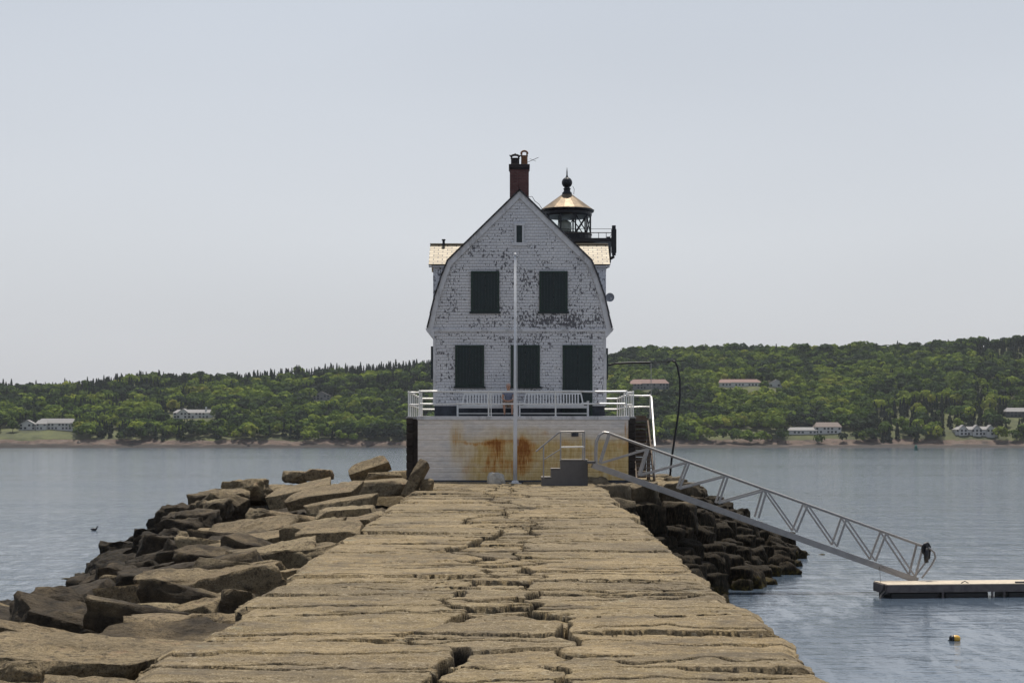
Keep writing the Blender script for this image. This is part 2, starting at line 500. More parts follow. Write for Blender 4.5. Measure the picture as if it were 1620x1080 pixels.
M['deck'] = simple('deck_concrete', (.33,.32,.30), .9, 0, .15, 3, .2)
M['foundation'] = simple('blue_grey_foundation', (.058,.063,.073), .9, 0, .45, 3, .6)
M['aluminium'] = simple('weathered_aluminium', (.34,.325,.31), .42, .55, .14, 5, .1)
M['grey_steel'] = simple('dull_grey_steel', (.12,.115,.112), .6, .2, .12, 4, .1)
M['stair_wood'] = simple('weathered_stair_wood', (.14,.105,.075), .85, 0, .4, 4, .4)
M['float_wood'] = simple('weathered_float_fascia', (.13,.115,.11), .85, 0, .3, 3, .3)
M['float_deck'] = simple('sun_bleached_deck_boards', (.50,.43,.33), .75, 0, .2, 4, .3)
M['float_drum'] = simple('wet_black_float_drum', (.012,.012,.013), .4, 0, .3, 4, .1)
M['black_rubber'] = simple('black_cable_rubber', (.008,.008,.010), .45, 0, .2, 4, .05)
M['chimney_pot'] = simple('rusty_clay_pot', (.19,.085,.035), .8, 0, .35, 8, .3)
M['pot_dark'] = simple('sooty_clay_pot', (.03,.022,.02), .85, 0, .35, 8, .3)

def m_cone():
    g = N('tarnished_copper_sheet')
    col = g.mix(g.rng(g.noise(3, 5, .7), .35, .65), (.11,.085,.06), (.22,.17,.115))
    return g.done(col, .58, g.bump(g.noise(5, 3), .35, .02), .85)
M['cone'] = m_cone()
def m_glass():
    g = N('lantern_glass')
    g.b.inputs['Transmission Weight'].default_value = 1.0
    g.b.inputs['IOR'].default_value = 1.1
    return g.done((.98,1.0,.99), .01)
M['glass'] = m_glass()
def m_lens():
    g = N('beacon_lens')
    wv = g.n('ShaderNodeTexWave'); wv.bands_direction = 'Z'; wv.inputs['Scale'].default_value = 5; g.l(g.tc.outputs['Object'], wv.inputs[0])
    return g.done(g.mix(wv.outputs['Fac'], (.30,.33,.30), (.62,.64,.56)), .2)
M['lens'] = m_lens()

# ------------------------------------------------------------------ water
wv = MB(); wv.v = [(-1700,-250,0),(1700,-250,0),(1700,1475,0),(-1700,1475,0)]; wv.f = [(0,1,2,3)]
tag(wv.build('water', M['water']), 'rippled blue-grey sea around the breakwater', 'sea', kind='structure')

# ------------------------------------------------------------------ the paved top of the breakwater: one sheet with real joints, gaps and steps
def path_z(d): return CZ - 1.8 - .01077 * np.maximum(0, 72 - d)
def path_l(d): return -3.80 + (np.minimum(d, 72) - 16) * .0034
def path_r(d): return 3.16 + (np.minimum(d, 72) - 16) * .0083

def smooth(t): t = np.clip(t, 0, 1); return t*t*(3-2*t)

def build_path():
    ds = [8.5]
    while ds[-1] < 74.6: ds.append(ds[-1] * (1.0017 if ds[-1] > 14 else 1.006))
    ds = np.array(ds)
    nu, k = 430, 7
    u = np.linspace(0, 1, nu)
    D, U = np.meshgrid(ds, u, indexing='ij')
    wobL = (vn(D*.9, 0*D, 3)-.5)*.22 + (fbm(D*4, 0*D, 3, 4)-.5)*.12
    wobR = (vn(D*.8, 0*D, 5)-.5)*.20 + (fbm(D*4, 0*D, 3, 6)-.5)*.12
    r = np.random.default_rng(5)
    def bounds(lo, hi, smin, smax):
        y = lo; o = []
        while y < hi: o.append(y); y += r.uniform(smin, smax)
        return np.array(o)
    bl = bounds(7.5, 76, .95, 2.3); br_ = bounds(7.0, 76, .9, 2.1); bm_ = bounds(7.2, 76, .45, 1.2)
    offL = r.uniform(-.13, .10, len(bl)+2); offR = r.uniform(-.10, .13, len(br_)+2)
    xl = path_l(D) + wobL; xr = path_r(D) + wobR
    Xc = xl + (xr - xl) * U
    H = np.zeros_like(D); SL = np.zeros_like(D)
    # ragged seams between the slab rows
    s1 = -.78 + (fbm(D*.45, 0*D, 4, 21)-.5)*1.9 + (vn(D*3.1, 0*D, 22)-.5)*.22
    s2 = .30 + (fbm(D*.40, 0*D, 4, 31)-.5)*1.7 + (vn(D*2.7, 0*D, 32)-.5)*.22
    s2 = np.maximum(s2, s1 + .12)
    region = np.where(Xc < s1, 0, np.where(Xc > s2, 2, 1))
    gap = np.full_like(D, 9.0)
    for reg, B, seed, amp, skew in ((0, bl, 41, .17, .05), (2, br_, 51, .16, -.04), (1, bm_, 61, .40, .0)):
        idx = np.zeros(D.shape, int); near = np.full_like(D, 9.0); wid = np.full_like(D, .03)
        for i, yb in enumerate(B):
            j0, j1 = np.searchsorted(ds, yb-1.3), np.searchsorted(ds, yb+1.3)
            idx[j1:] += 1
            if j0 == j1: continue
            xw = Xc[j0:j1]; dw = D[j0:j1]; zw = 0*dw
            line = yb + (fbm(xw*.7 + i*7.3, zw + i, 3, seed)-.5)*amp*2 + (vn(xw*5 + i*3.1, zw, seed+3)-.5)*.07 + skew*xw*((i*37 % 5)-2)*.6
            idx[j0:j1] += (dw > line)
            dist = np.abs(dw - line)
            # the joints open and close along their length
            ww = .014 + .125*np.clip(vn(xw*.8 + i*5.7, zw + i*.7, seed+9)-.34, 0, 1)*(.35 + ((i*53) % 7)/6.)*(1+dw/90)
            n0, w0 = near[j0:j1], wid[j0:j1]
            c = dist/ww < n0/w0
            near[j0:j1] = np.where(c, dist, n0); wid[j0:j1] = np.where(c, ww, w0)
        sel = region == reg
        rr = np.random.default_rng(seed)
        hs = rr.uniform(-.028, .032, len(B)+2); tl = rr.uniform(-.028, .028, len(B)+2); tx = rr.uniform(-.012, .012, len(B)+2)
        yc = np.concatenate([[B[0]-.5], (B[1:]+B[:-1])/2, [B[-1]+.5]]); yc = np.append(yc, yc[-1]+1)
        idx = np.clip(idx, 0, len(B))
        hh = hs[idx] + tl[idx]*(D - yc[idx]) + tx[idx]*Xc
        if reg == 1: hh = hh*1.3 - .02
        H = np.where(sel, hh, H)
        SL = np.where(sel, rr.uniform(0, 1, len(B)+2)[idx], SL)
        g_ = near/wid
        gap = np.where(sel, g_, gap)
        if reg == 0: oL = offL[np.clip(idx, 0, len(offL)-1)]
        if reg == 2: oR = offR[np.clip(idx, 0, len(offR)-1)]
    ws = .028 + .14*np.clip(vn(D*1.1, 0*D, 71)-.35, 0, 1)
    ws2 = .024 + .13*np.clip(vn(D*1.3, 0*D, 81)-.35, 0, 1)
    gap = np.minimum(gap, np.abs(Xc - s1)/ws); gap = np.minimum(gap, np.abs(Xc - s2)/ws2)
    # hairline cracks that wander over the slabs
    for i in range(150):
        cy = r.uniform(13, 70); cx = r.uniform(-3.4, 3.2); L = r.uniform(.5, 2.4)
        j0, j1 = np.searchsorted(ds, cy-.6), np.searchsorted(ds, cy+.6)
        xw = Xc[j0:j1]; dw = D[j0:j1]
        line = cy + (fbm(xw*1.3 + i*9.1, 0*dw + i, 3, 90)-.5)*.7
        ext = smooth(1.6 - np.abs(xw - cx)/L*1.6)
        gap[j0:j1] = np.minimum(gap[j0:j1], np.abs(dw - line)/np.maximum(.001, .034*ext*(.5+dw/35)))
    cut = 1 - smooth((gap - .55)/.65)
    # bedding: long low ledges across the walk and pitted grain
    ledge = fbm(Xc*.8, D*3.6, 4, 101)
    led = np.floor(ledge*9)/9.
    H = H + (ledge-.5)*.045 + (led-.5)*.022 + (fbm(Xc*5, D*6, 3, 111)-.5)*.022 + (fbm(Xc*14, D*15, 2, 121)-.5)*.012
    H = H - .03*(1 - smooth(gap/2.6))**2 - cut*.5
    # worn round edges of the walk
    edge = np.minimum(Xc - xl, xr - Xc)
    H = H - .07*(1 - smooth(edge/.16))
    oLw = oL*smooth(1 - U*5); oRw = oR*smooth(1 - (1-U)*5)
    Xf = Xc + oLw + oRw
    Zt = path_z(D) + H
    # the sides drop down into the rubble
    cols_x = [Xf]; cols_z = [Zt]
    lx, lz = Xf[:, :1], Zt[:, :1]; rx, rz = Xf[:, -1:], Zt[:, -1:]
    ld, rd = [], []
    for j in range(1, k):
        t = j/(k-1)
        n1 = (fbm(D[:, :1]*2.2, 0*lx + j*.9, 3, 131)-.5)*.16
        ld.append((lx - .01*j + n1*min(1, j*.7), lz - 2.2*t**1.25))
        n2 = (fbm(D[:, :1]*2.2, 0*lx + j*.9, 3, 141)-.5)*.16
        rd.append((rx + .01*j + n2*min(1, j*.7), rz - 2.6*t**1.25))
    XX = np.concatenate([a for a, b in ld[::-1]] + [Xf] + [a for a, b in rd], 1)
    ZZ = np.concatenate([b for a, b in ld[::-1]] + [Zt] + [b for a, b in rd], 1)
    DD = np.repeat(ds[:, None], XX.shape[1], 1)
    V = np.stack([XX, DD, ZZ], -1).reshape(-1, 3)
    Fq = grid_faces(XX.shape[0], XX.shape[1])[:, ::-1]
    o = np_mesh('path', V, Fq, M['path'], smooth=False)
    sl_ = np.concatenate([np.repeat(SL[:, :1], k-1, 1), SL, np.repeat(SL[:, -1:], k-1, 1)], 1)
    a = o.data.attributes.new('slab', 'FLOAT', 'POINT'); a.data.foreach_set('value', sl_.astype(np.float32).ravel())
    joint_dark = 1 - smooth((gap - .75)/.85)  # mask of the dark joint colour, reaching a little past each gap
    so_ = np.concatenate([np.repeat(cut[:, :1]*0+.3, k-1, 1), joint_dark, np.repeat(cut[:, -1:]*0+.3, k-1, 1)], 1)
    a = o.data.attributes.new('joint_dark', 'FLOAT', 'POINT'); a.data.foreach_set('value', so_.astype(np.float32).ravel())
    tag(o, 'long walk of cracked tan granite slabs on top of the breakwater', 'walkway', kind='structure')
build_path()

# ------------------------------------------------------------------ the rubble banks
LD = [8, 18, 30, 45, 58, 68, 78, 90, 100]
LL = [-3.4, -7, -10, -13, -16, -19, -22, -26]
LT = [[-2.75,-3.0,-3.8,-4.8,-6.6,-8,-9,-9],
      [-2.70,-2.9,-3.5,-4.6,-6.4,-8,-9,-9],
      [-2.50,-2.8,-3.5,-5.2,-7.0,-8,-9,-9],
      [-2.30,-2.6,-3.4,-6.2,-7.5,-8,-9,-9],
      [-2.10,-2.2,-2.6,-4.2,-7.0,-8,-9,-9],
      [-1.95,-2.0,-2.1,-3.0,-5.1,-7.2,-8,-9],
      [-1.95,-1.95,-2.05,-2.8,-4.0,-5.8,-7.5,-9],
      [-2.1,-2.1,-2.6,-3.6,-5.0,-6.4,-8,-9],
      [-6,-6,-6,-7,-8,-8,-9,-9]]
RD = [8, 30, 50, 60, 68, 76, 84, 92, 102]
RL = [3.0, 5, 7, 9, 11, 13, 15, 18]
RT = [[-3.6,-6.5,-8,-9,-9,-9,-9,-9],
      [-3.6,-6.5,-8,-9,-9,-9,-9,-9],
      [-3.6,-6.2,-7.5,-8.5,-9,-9,-9,-9],
      [-3.2,-4.6,-6.0,-7.5,-8,-9,-9,-9],
      [-2.3,-3.3,-4.4,-5.7,-7,-8.5,-9,-9],
      [-1.9,-1.95,-2.3,-3.9,-5.1,-6.4,-8,-9],
      [-1.9,-1.9,-2.0,-2.6,-3.7,-5.0,-6.4,-8],
      [-2.1,-2.1,-2.2,-2.9,-4.0,-5.4,-6.8,-8.5],
      [-6,-6,-6,-6,-7,-8,-8,-9]]
def bil(D_, L_, T_, d, l):
    D_ = np.array(D_, float); L_ = np.array(L_, float); T_ = np.array(T_, float)
    d = np.clip(d, D_[0], D_[-1]-1e-6)
    l = np.asarray(l, float)
    if L_[1] < L_[0]: ll = -l; La = -L_
    else: ll = l; La = L_
    ll = np.clip(ll, La[0], La[-1]-1e-6)
    i = np.clip(np.searchsorted(D_, d, side='right')-1, 0, len(D_)-2); j = np.clip(np.searchsorted(La, ll, side='right')-1, 0, len(La)-2)
    fd = (d-D_[i])/(D_[i+1]-D_[i]); fl = (ll-La[j])/(La[j+1]-La[j])
    return (T_[i,j]*(1-fd)*(1-fl)+T_[i+1,j]*fd*(1-fl)+T_[i,j+1]*(1-fd)*fl+T_[i+1,j+1]*fd*fl)
def bankL(l, d): return bil(LD, LL, LT, d, l)
def bankR(l, d): return bil(RD, RL, RT, d, l)

def bank_mesh(fn, l0, l1, n1, seed, label, m):
    ls = np.linspace(l0, l1, n1); ds = np.linspace(8, 101, 420)
    D, L = np.meshgrid(ds, ls, indexing='ij')
    z = CZ + fn(L, D) - .95 + (fbm(L*1.1, D*1.1, 4, seed)-.5)*.8 + (fbm(L*5, D*5, 3, seed+5)-.5)*.22
    z = np.maximum(z, -2.2)
    V = np.stack([L, D, z], -1).reshape(-1, 3)
    f = grid_faces(len(ds), len(ls))
    o = np_mesh('rubble_bank', V, f if l1 < l0 else f[:, ::-1], m)
    tag(o, label, 'bank', kind='structure')
bank_mesh(bankL, -3.3, -26, 200, 300, 'dark rubble core of the left bank showing between its boulders', M['rock'])
bank_mesh(bankR, 3.0, 18, 150, 320, 'dark rubble core of the right bank showing between its boulders', M['weed'])

# the walkway widens into a level head round the lighthouse pier
def head():
    xs = np.linspace(-8.8, 8.6, 240); ds = np.linspace(70.5, 90, 260)
    D, L = np.meshgrid(ds, xs, indexing='ij')
    rag = (vn(D*.7, 0*D, 411)-.5)*1.0
    z = CZ - 1.88 + (np.floor(fbm(L*.45, D*1.1, 3, 401)*8)/8-.5)*.22 + (fbm(L*3, D*3, 3, 402)-.5)*.07
    out_ = np.maximum(np.maximum(-(L + 7.6 + rag), L - 7.4 - rag), 0)
    z = z - out_*2.0
    lim = np.where(np.abs(L - .0) < 3.7, 1.0, 0.0)
    z = np.where((D < 74) & (lim > 0), z - .3, z)
    z = np.where((L > 3.5), z - np.clip((72.6 + (L-3.5)*.25 - D)*1.6, 0, 3), z)
    z = np.where((L < -3.5), z - np.clip((71.6 + .3*(vn(L*1.5, 0*L, 7)) - D)*1.1, 0, 3), z)
    V = np.stack([L, D, z], -1).reshape(-1, 3)
    o = np_mesh('ground', V, grid_faces(len(ds), len(xs))[:, ::-1], M['path'])
    a = o.data.attributes.new('slab', 'FLOAT', 'POINT'); a.data.foreach_set('value', (fbm(L*.6, D*.9, 2, 404)).astype(np.float32).ravel())
    tag(o, 'level granite head of the breakwater around the lighthouse pier', 'ground', kind='structure')
head()

# ------------------------------------------------------------------ rocks
def rock_mesh(size, n=10, seed=0, chips=6, rough=.05, round_=.25, skew=.15, chip=(.66,.86)):
    """angular block: a rounded box with clipped corners and a weathered skin, base at z = 0 centre"""
    sx, sy, sz = size
    r = random.Random(seed)
    mxs = max(size)
    ns = [max(3, int(n*math.sqrt(q/mxs)+.5)) for q in size]
    vd = {}; V = []; Fc = []
    def vid(i, j, k):
        key = (i, j, k)
        if key not in vd:
            vd[key] = len(V); V.append((2*i/ns[0]-1, 2*j/ns[1]-1, 2*k/ns[2]-1))
        return vd[key]
    for ax in range(3):
        a, b = [q for q in range(3) if q != ax]
        for side in (0, ns[ax]):
            for i in range(ns[a]):
                for j in range(ns[b]):
                    q = []
                    for di, dj in ((0,0),(1,0),(1,1),(0,1)):
                        c = [0,0,0]; c[ax] = side; c[a] = i+di; c[b] = j+dj; q.append(vid(*c))
                    flip = (side == 0) ^ (ax == 1)
                    Fc.append(q[::-1] if flip else q)
    V = np.array(V)
    # soften the box a little
    nn = np.linalg.norm(V, axis=1, keepdims=True); pn = (np.abs(V)**7).sum(1, keepdims=True)**(1/7.)
    V = V*(1-round_) + (V/pn)*round_
    V = V*(1-round_*.35) + (V/nn*1.12)*(round_*.35)
    # a skewed plan, so no two faces are parallel
    sk = [r.uniform(-skew, skew) for _ in range(9)]
    Vx = V[:,0]*(1 + sk[0]*V[:,1] + sk[1]*V[:,2]) + sk[2]*V[:,1]
    Vy = V[:,1]*(1 + sk[3]*V[:,0] + sk[4]*V[:,2]) + sk[5]*V[:,0]*.8
    Vz = V[:,2]*(1 + sk[6]*V[:,0] + sk[7]*V[:,1]*.7)
    V = np.stack([Vx, Vy, Vz], 1)
    for c in range(chips):
        nx = Vector((r.uniform(-1,1), r.uniform(-1,1), r.uniform(-.5,1)))
        if nx.length < .2: continue
        nx.normalize(); n_ = np.array(nx)
        ext = np.abs(n_).sum()
        lim = ext*r.uniform(*chip)
        dd = V @ n_ - lim
        V = V - np.outer(np.maximum(dd, 0), n_)
    V = V*np.array([sx/2, sy/2, sz/2])
    amp = rough*min(size)*2
    s0 = r.uniform(0, 100)
    for i in range(len(V)):
        p = Vector(V[i]); q = p*2.6/ max(.5, min(size)) + Vector((s0, s0*.7, s0*.3))
        d = mnoise.fractal(q, .8, 2.2, 4)
        nrm = p.normalized()
        led = mnoise.noise(Vector((p.x*.7+s0, p.y*1.5, p.z*6)))*.35
        V[i] = V[i] + np.array(nrm)*(d*.75 + led)*amp
    V[:,2] += sz/2
    return V, np.array(Fc)

def make_rock(name, loc, size, rot=(0,0,0), seed=0, m=None, label=None, cat='rock', group=None, n=10, pivot_top=False, **k):
    V, Fc = rock_mesh(size, n=n, seed=seed, **k)
    if pivot_top: V[:,2] -= size[2]
    o = np_mesh(name, V, Fc, m or M['rock'])
    o.location = loc; o.rotation_euler = rot
    tag(o, label, cat, group)
    return o

def hit(px, py, fn, lift=0.0, d0=14, d1=97):
    d = d0
    while d < d1:
        l = (px-810)/F*d; z = -(py-HY)/F*d
        if z <= fn(l, d) + lift: return d
        d += .05
    return d1

def slab(x1, y1, x2, y2, depth, thick, label, lift=.25, seed=1, tiltx=None, yaw=0, d=None, fn=bankL, n=22, name='flat_rock', chips=6, rough=.04, m=None, rnd=.06):
    """a slab whose top front edge runs in the photograph from (x1, y1) to (x2, y2)"""
    dm = d or hit((x1+x2)/2, (y1+y2)/2, fn, lift)
    a = P(x1, y1, dm - yaw*.5); b = P(x2, y2, dm + yaw*.5)
    t = b - a; L = t.length
    rz = math.atan2(t.y, t.x); ry = -math.asin(max(-1, min(1, t.z/L)))
    if tiltx is None: tiltx = 4
    Rm = Matrix.Rotation(rz, 4, 'Z') @ Matrix.Rotation(ry, 4, 'Y') @ Matrix.Rotation(R(tiltx), 4, 'X')
    c = (a+b)/2 + (Rm @ Vector((0, depth/2, 0)))
    return make_rock(name, c, (L, depth, thick), Rm.to_euler(), seed, m or M['rock_dry'], label, 'rock', n=n, pivot_top=True, chips=chips, chip=(.80,.97), rough=rough, round_=rnd)

def boulder(x0, y0, x1, y1, label, seed=1, fn=bankL, lift=.05, dep=.9, rz=None, tilt=None, d=None, n=18, name='boulder', m=None, group=None, chips=8, rough=.07, rnd=.3):
    """a boulder that fills the photograph's box (x0, y0)-(x1, y1)"""
    dm = d or hit((x0+x1)/2, y1, fn, lift)
    W = (x1-x0)/F*dm; Hh = (y1-y0)/F*dm
    # the box also sees part of the top
    Hh = max(.25, Hh*.97)
    base = P((x0+x1)/2, y1, dm)
    r = random.Random(seed)
    rz = r.uniform(-.5, .5) if rz is None else R(rz)
    tl = (r.uniform(-.15,.15), r.uniform(-.2,.2)) if tilt is None else (R(tilt[0]), R(tilt[1]))
    return make_rock(name, (base.x, base.y + W*dep*.4, base.z - .12), (W*1.04, W*dep, Hh*1.05+.1), (tl[0], tl[1], rz), seed, m, label, 'rock', group, n=n, chips=chips, rough=rough, round_=rnd)

# left bank: the slabs one can tell apart, back to front
slab(553,752,611,729, .9,.55, 'thin slab tilted up on edge near the pier, highest on the left bank', lift=.5, seed=3, d=75.5, tiltx=25, rough=.03)
slab(424,786,517,768, 2.2,.55, 'broad pale slab tipped toward the water at the far top of the left bank', seed=21, tiltx=8, d=66, lift=.4)
slab(452,790,560,775, 2.0,.45, 'flat pale slab just in front of the broad tipped one at the far left', seed=5, d=62, tiltx=8)
slab(545,764,640,760, 3.0,.6, 'wide level slab between the tilted slab and the pier', seed=51, d=68, tiltx=1)
slab(575,748,644,747, 2.6,.6, 'level sunlit slab touching the left foot of the pier', seed=52, d=74.5, tiltx=1)
slab(480,801,588,785, 1.6,.5, 'long grey slab beside the walk with a dark front, below the far flat ones', seed=6, d=56, tiltx=3)
slab(497,812,590,800, 1.5,.75, 'thick pale slab with a sunlit top beside the walk, three rows from the pier', seed=7, d=50, tiltx=2)
slab(540,824,603,812, 1.2,.5, 'short slab against the walk edge in front of the thick pale one', seed=8, d=47, tiltx=2)
slab(345,835,450,822, 2.0,.7, 'slab on the upper left bank beside the dark pyramid-shaped rock', seed=9, d=55, tiltx=4)
slab(452,834,590,822, 1.6,.6, 'narrow dark-fronted slab stretching toward the walk at mid bank', seed=10, d=44, tiltx=3)
slab(312,874,545,828, 1.5,.75, 'longest slab of the left bank, with a dark front face rising to the right', seed=11, d=43, tiltx=6, rough=.03, n=30)
slab(296,852,455,842, 1.8,.7, 'yellowish slab lying behind the longest slab', seed=12, d=49, tiltx=6)
slab(472,850,566,838, 1.6,.6, 'smooth grey slab sloping to the walk right of the longest slab', seed=13, d=38.5, tiltx=9, rough=.025)
slab(393,876,492,862, 1.2,1.05, 'blunt block with a tall dark front in the middle of the left bank', seed=14, d=36.5, tiltx=5)
slab(488,868,545,856, 1.0,.8, 'small dark block wedged against the walk beside the blunt block', seed=15, d=35, tiltx=-8)
slab(236,916,455,886, 1.9,.6, 'large reddish slab lying flat behind the upright greenish rock', seed=16, d=36.5, tiltx=5, rough=.03, n=30)
slab(240,940,404,920, 2.0,.9, 'big smooth slab with a rounded left end in mid left bank', seed=17, d=31.5, tiltx=7, rough=.03, n=30)
slab(398,908,470,900, 1.6,1.0, 'dark square block between the big smooth slab and the walk', seed=18, d=31, tiltx=-4)
slab(84,984,300,976, 1.7,.75, 'long straight slab with a black front low on the left bank', seed=19, d=28.5, tiltx=4, rough=.03, n=30)
slab(255,967,345,955, 1.3,.7, 'short slab behind the right end of the long straight slab', seed=20, d=28.5, tiltx=4)
boulder(338,934,392,1000, 'greenish rock standing upright next to the walk', seed=61, d=26.3, n=24, dep=.7, rz=20, tilt=(-6,10))
slab(185,1000,338,993, 1.3,.4, 'low flat slab half buried in weed near the walk', seed=22, d=24, tiltx=1, n=26)
slab(-120,1042,226,1058, 2.5,.8, 'very large sunlit slab nearest the camera at the far left', seed=23, d=19.4, tiltx=2, rough=.05, n=60, lift=.2)
slab(-160,1092,196,1096, 1.1,.6, 'low foreground slab cut by the bottom left corner', seed=24, d=17.3, tiltx=1, rough=.05, n=60)
slab(216,1052,322,1024, 1.6,.5, 'sloping slab between the very large slab and the walk', seed=25, d=20.8, tiltx=2, n=26)
slab(110,1028,292,1016, 1.5,.5, 'brown slab behind the very large foreground slab', seed=26, d=23, tiltx=2, n=26)
# boulders along the water, left
boulder(355,757,421,793, 'brown boulder next to the broad pale tipped slab at the far left', seed=31, d=70)
boulder(375,830,440,846, 'low stone right in front of the dark pyramid', seed=32, d=52)
boulder(388,806,440,838, 'dark pyramid-shaped rock in the middle of the upper left bank', seed=33, d=53, rnd=.1)
boulder(243,800,304,858, 'big dark peaked boulder on the left skyline of the bank', seed=34, d=68, rnd=.15)
boulder(300,796,352,845, 'dark boulder just right of the peaked one on the skyline', seed=35, d=67)
boulder(340,783,384,832, 'squarish dark boulder on the skyline below the broad pale slab', seed=36, d=66)
boulder(205,838,262,886, 'dark boulder left of and below the peaked skyline boulder', seed=37, d=69)
boulder(152,860,216,906, 'dark wedge boulder at the far left tip with its foot in the sea', seed=38, d=72, rnd=.12)
boulder(138,909,228,958, 'rounded black boulder at the waterline in the middle of the left shore', seed=39, d=56)
boulder(86,926,160,972, 'black weed-hung boulder left of the rounded one at the waterline', seed=40, d=54)
boulder(220,876,300,925, 'dark boulder with yellow weed above the middle of the left shore', seed=41, d=58)
boulder(30,962,88,1018, 'peaked brown boulder at the water close to the left picture edge', seed=42, d=34, rnd=.12)
boulder(60,980,128,1030, 'brown angular rock at the left end of the black-fronted slab', seed=43, d=30, rnd=.12)
boulder(-25,978,42,1032, 'brown boulder cut by the left picture edge', seed=44, d=32)
boulder(0,1050,66,1084, 'small pale stone in the bottom left corner', seed=45, d=17.9, m=M['rock_dry'])
boulder(448,745,482,760, 'small dark rock on the far crest behind the broad pale slab', seed=46, d=80)
boulder(484,742,524,756, 'little brown rock on the far crest near the tilted slab', seed=47, d=80)
# the pale stone propped beside the walk at its far left corner, and the dark debris beside it
make_rock('flat_rock', (X(644,62), 62.3, float(path_z(62))-.25), (.42, 1.1, 1.5), (R(-14), R(24), R(-12)), 71, M['rock_dry'],
          'pale narrow stone propped along the far left corner of the walk', 'rock', n=20, chips=4, rough=.035, round_=.12)
boulder(664,757,682,781, 'dark broken stone on the walk beside the pale propped stone', seed=72, d=62, n=10)

# fill between them: rocks nothing tells apart
def fill(fn, lats, ds, sizes, step, m, sink, seed, gname, glabel, keep, name='boulder', n=9, flat=0, **k):
    r = random.Random(seed); cnt = 0
    d = ds[0]
    while d < ds[1]:
        l = lats[0]
        while l < lats[1]:
            ll = l + r.uniform(-.5,.5)*step; dd = d + r.uniform(-.5,.5)*step
            l += step
            z = float(fn(ll, dd))
            if z < -6.6 or not keep(ll, dd, z): continue
            s = r.uniform(*sizes)
            ny = r.uniform(.6, 1.0); nzz = r.uniform(.5, .85)
            ax_, az_ = (flat, .62) if flat else (1, 1)
            make_rock(name, (ll, dd, CZ + z - sink*s - s*nzz*.5*az_ + r.uniform(-.08,.12)), (s*ax_, s*ny, s*nzz*az_ + .2), (r.uniform(-.25,.25), r.uniform(-.3,.3), r.uniform(-.6,.6)*(.5 if flat else 1)),
                      seed*1000+cnt, (m if not flat or r.random() < .5 else M['rock']), glabel, 'rock', gname, n=n, chips=8, rough=.07, **k)
            cnt += 1
        d += step*1.15
    return cnt
c1 = fill(bankL, (-19, -4.6), (50, 86), (1.0, 1.9), 1.75, M['rock'], .12, 5, 'rough stones filling the left bank', 'rough brown stone jammed between the big slabs of the left bank',
          lambda l, d, z: (l < -11.5 or z < -3.2) and abs(l/d*F) < 830, round_=.15, n=11)
c2 = fill(bankL, (-10.5, -4.4), (23, 52), (1.0, 1.5), 1.8, M['rock_dry'], .36, 26, 'broken slabs filling the left bank', 'broken slab among many between the walk and the dark shore stones',
          lambda l, d, z: abs(l/d*F) < 840, round_=.06, n=15, flat=1.75, chip=(.74,.94), name='flat_rock')
c2 += fill(bankL, (-15, -7.5), (18, 50), (.8, 1.3), 1.6, M['rock'], .35, 27, 'rough stones filling the left bank', 'rough brown stone jammed between the big slabs of the left bank',
          lambda l, d, z: abs(l/d*F) < 840 and z < -3.1, round_=.12, n=12)
# right bank: the upper wall of squared blocks, then weed-hung boulders down to the sea
blk = [(948,766,1000,800,66),(996,764,1046,802,69),(1040,766,1092,800,72),(1076,764,1108,786,77),(958,790,1004,826,61),(1000,796,1052,834,66),(1046,795,1102,832,70),(1090,788,1128,812,76)]
blab = ['squared block at the top of the right bank right against the walk corner', 'squared block second from the walk in the top course under the gangway',
        'squared block third from the walk in the top course under the gangway', 'small block at the outer end of the top course beside the pier ground',
        'weed-streaked block in the second course against the walk', 'weed-streaked block in the middle of the second course',
        'weed-streaked block at the outer part of the second course', 'small weedy block where the second course meets the shore']
for i, (x0, y0, x1, y1, dd) in enumerate(blk):
    boulder(x0, y0, x1, y1+6, blab[i], seed=80+i, d=dd, fn=bankR, m=M['weed'], name='granite_block', rz=rng.uniform(-8,8), tilt=(0, rng.uniform(-5,5)), rnd=.12, chips=4, n=16, dep=1.1, rough=.05)
tagged = [(1200,868,1246,905,'black dome-shaped boulder near the outer tip of the right bank',78),(1228,862,1262,892,'brown pointed boulder at the very tip of the right bank',84),
          (1236,842,1260,862,'small dark boulder by itself above the tip of the right bank',88),(1100,880,1150,918,'biggest weed-hung boulder at the waterline of the right bank',67),
          (1148,866,1196,898,'round weedy boulder left of the black dome at the right waterline',72)]
for i, (x0, y0, x1, y1, lb, dd) in enumerate(tagged):
    boulder(x0, y0, x1, y1+4, lb, seed=95+i, d=dd, fn=bankR, m=M['weed'], rnd=.45, n=16)
boulder(1256,874,1282,890, 'low yellow-brown weedy rock barely out of the water off the right tip', seed=130, d=88, m=M['weed'])
boulder(1294,880,1306,884, 'tiny dark rock awash just off the right bank', seed=131, d=88, m=M['weed'], n=6)
c3 = fill(bankR, (3.9, 15.5), (59, 92), (.6, 1.35), 1.02, M['weed'], .05, 9, 'weed-hung boulders of the right bank', 'dark weed-hung boulder among many on the right bank',
          lambda l, d, z: z > -6.3 and z < -2.25 and not (l < 4.6 and d < 60), round_=.5)
c4 = 0
print('filler rocks', c1, c2, c3, c4)

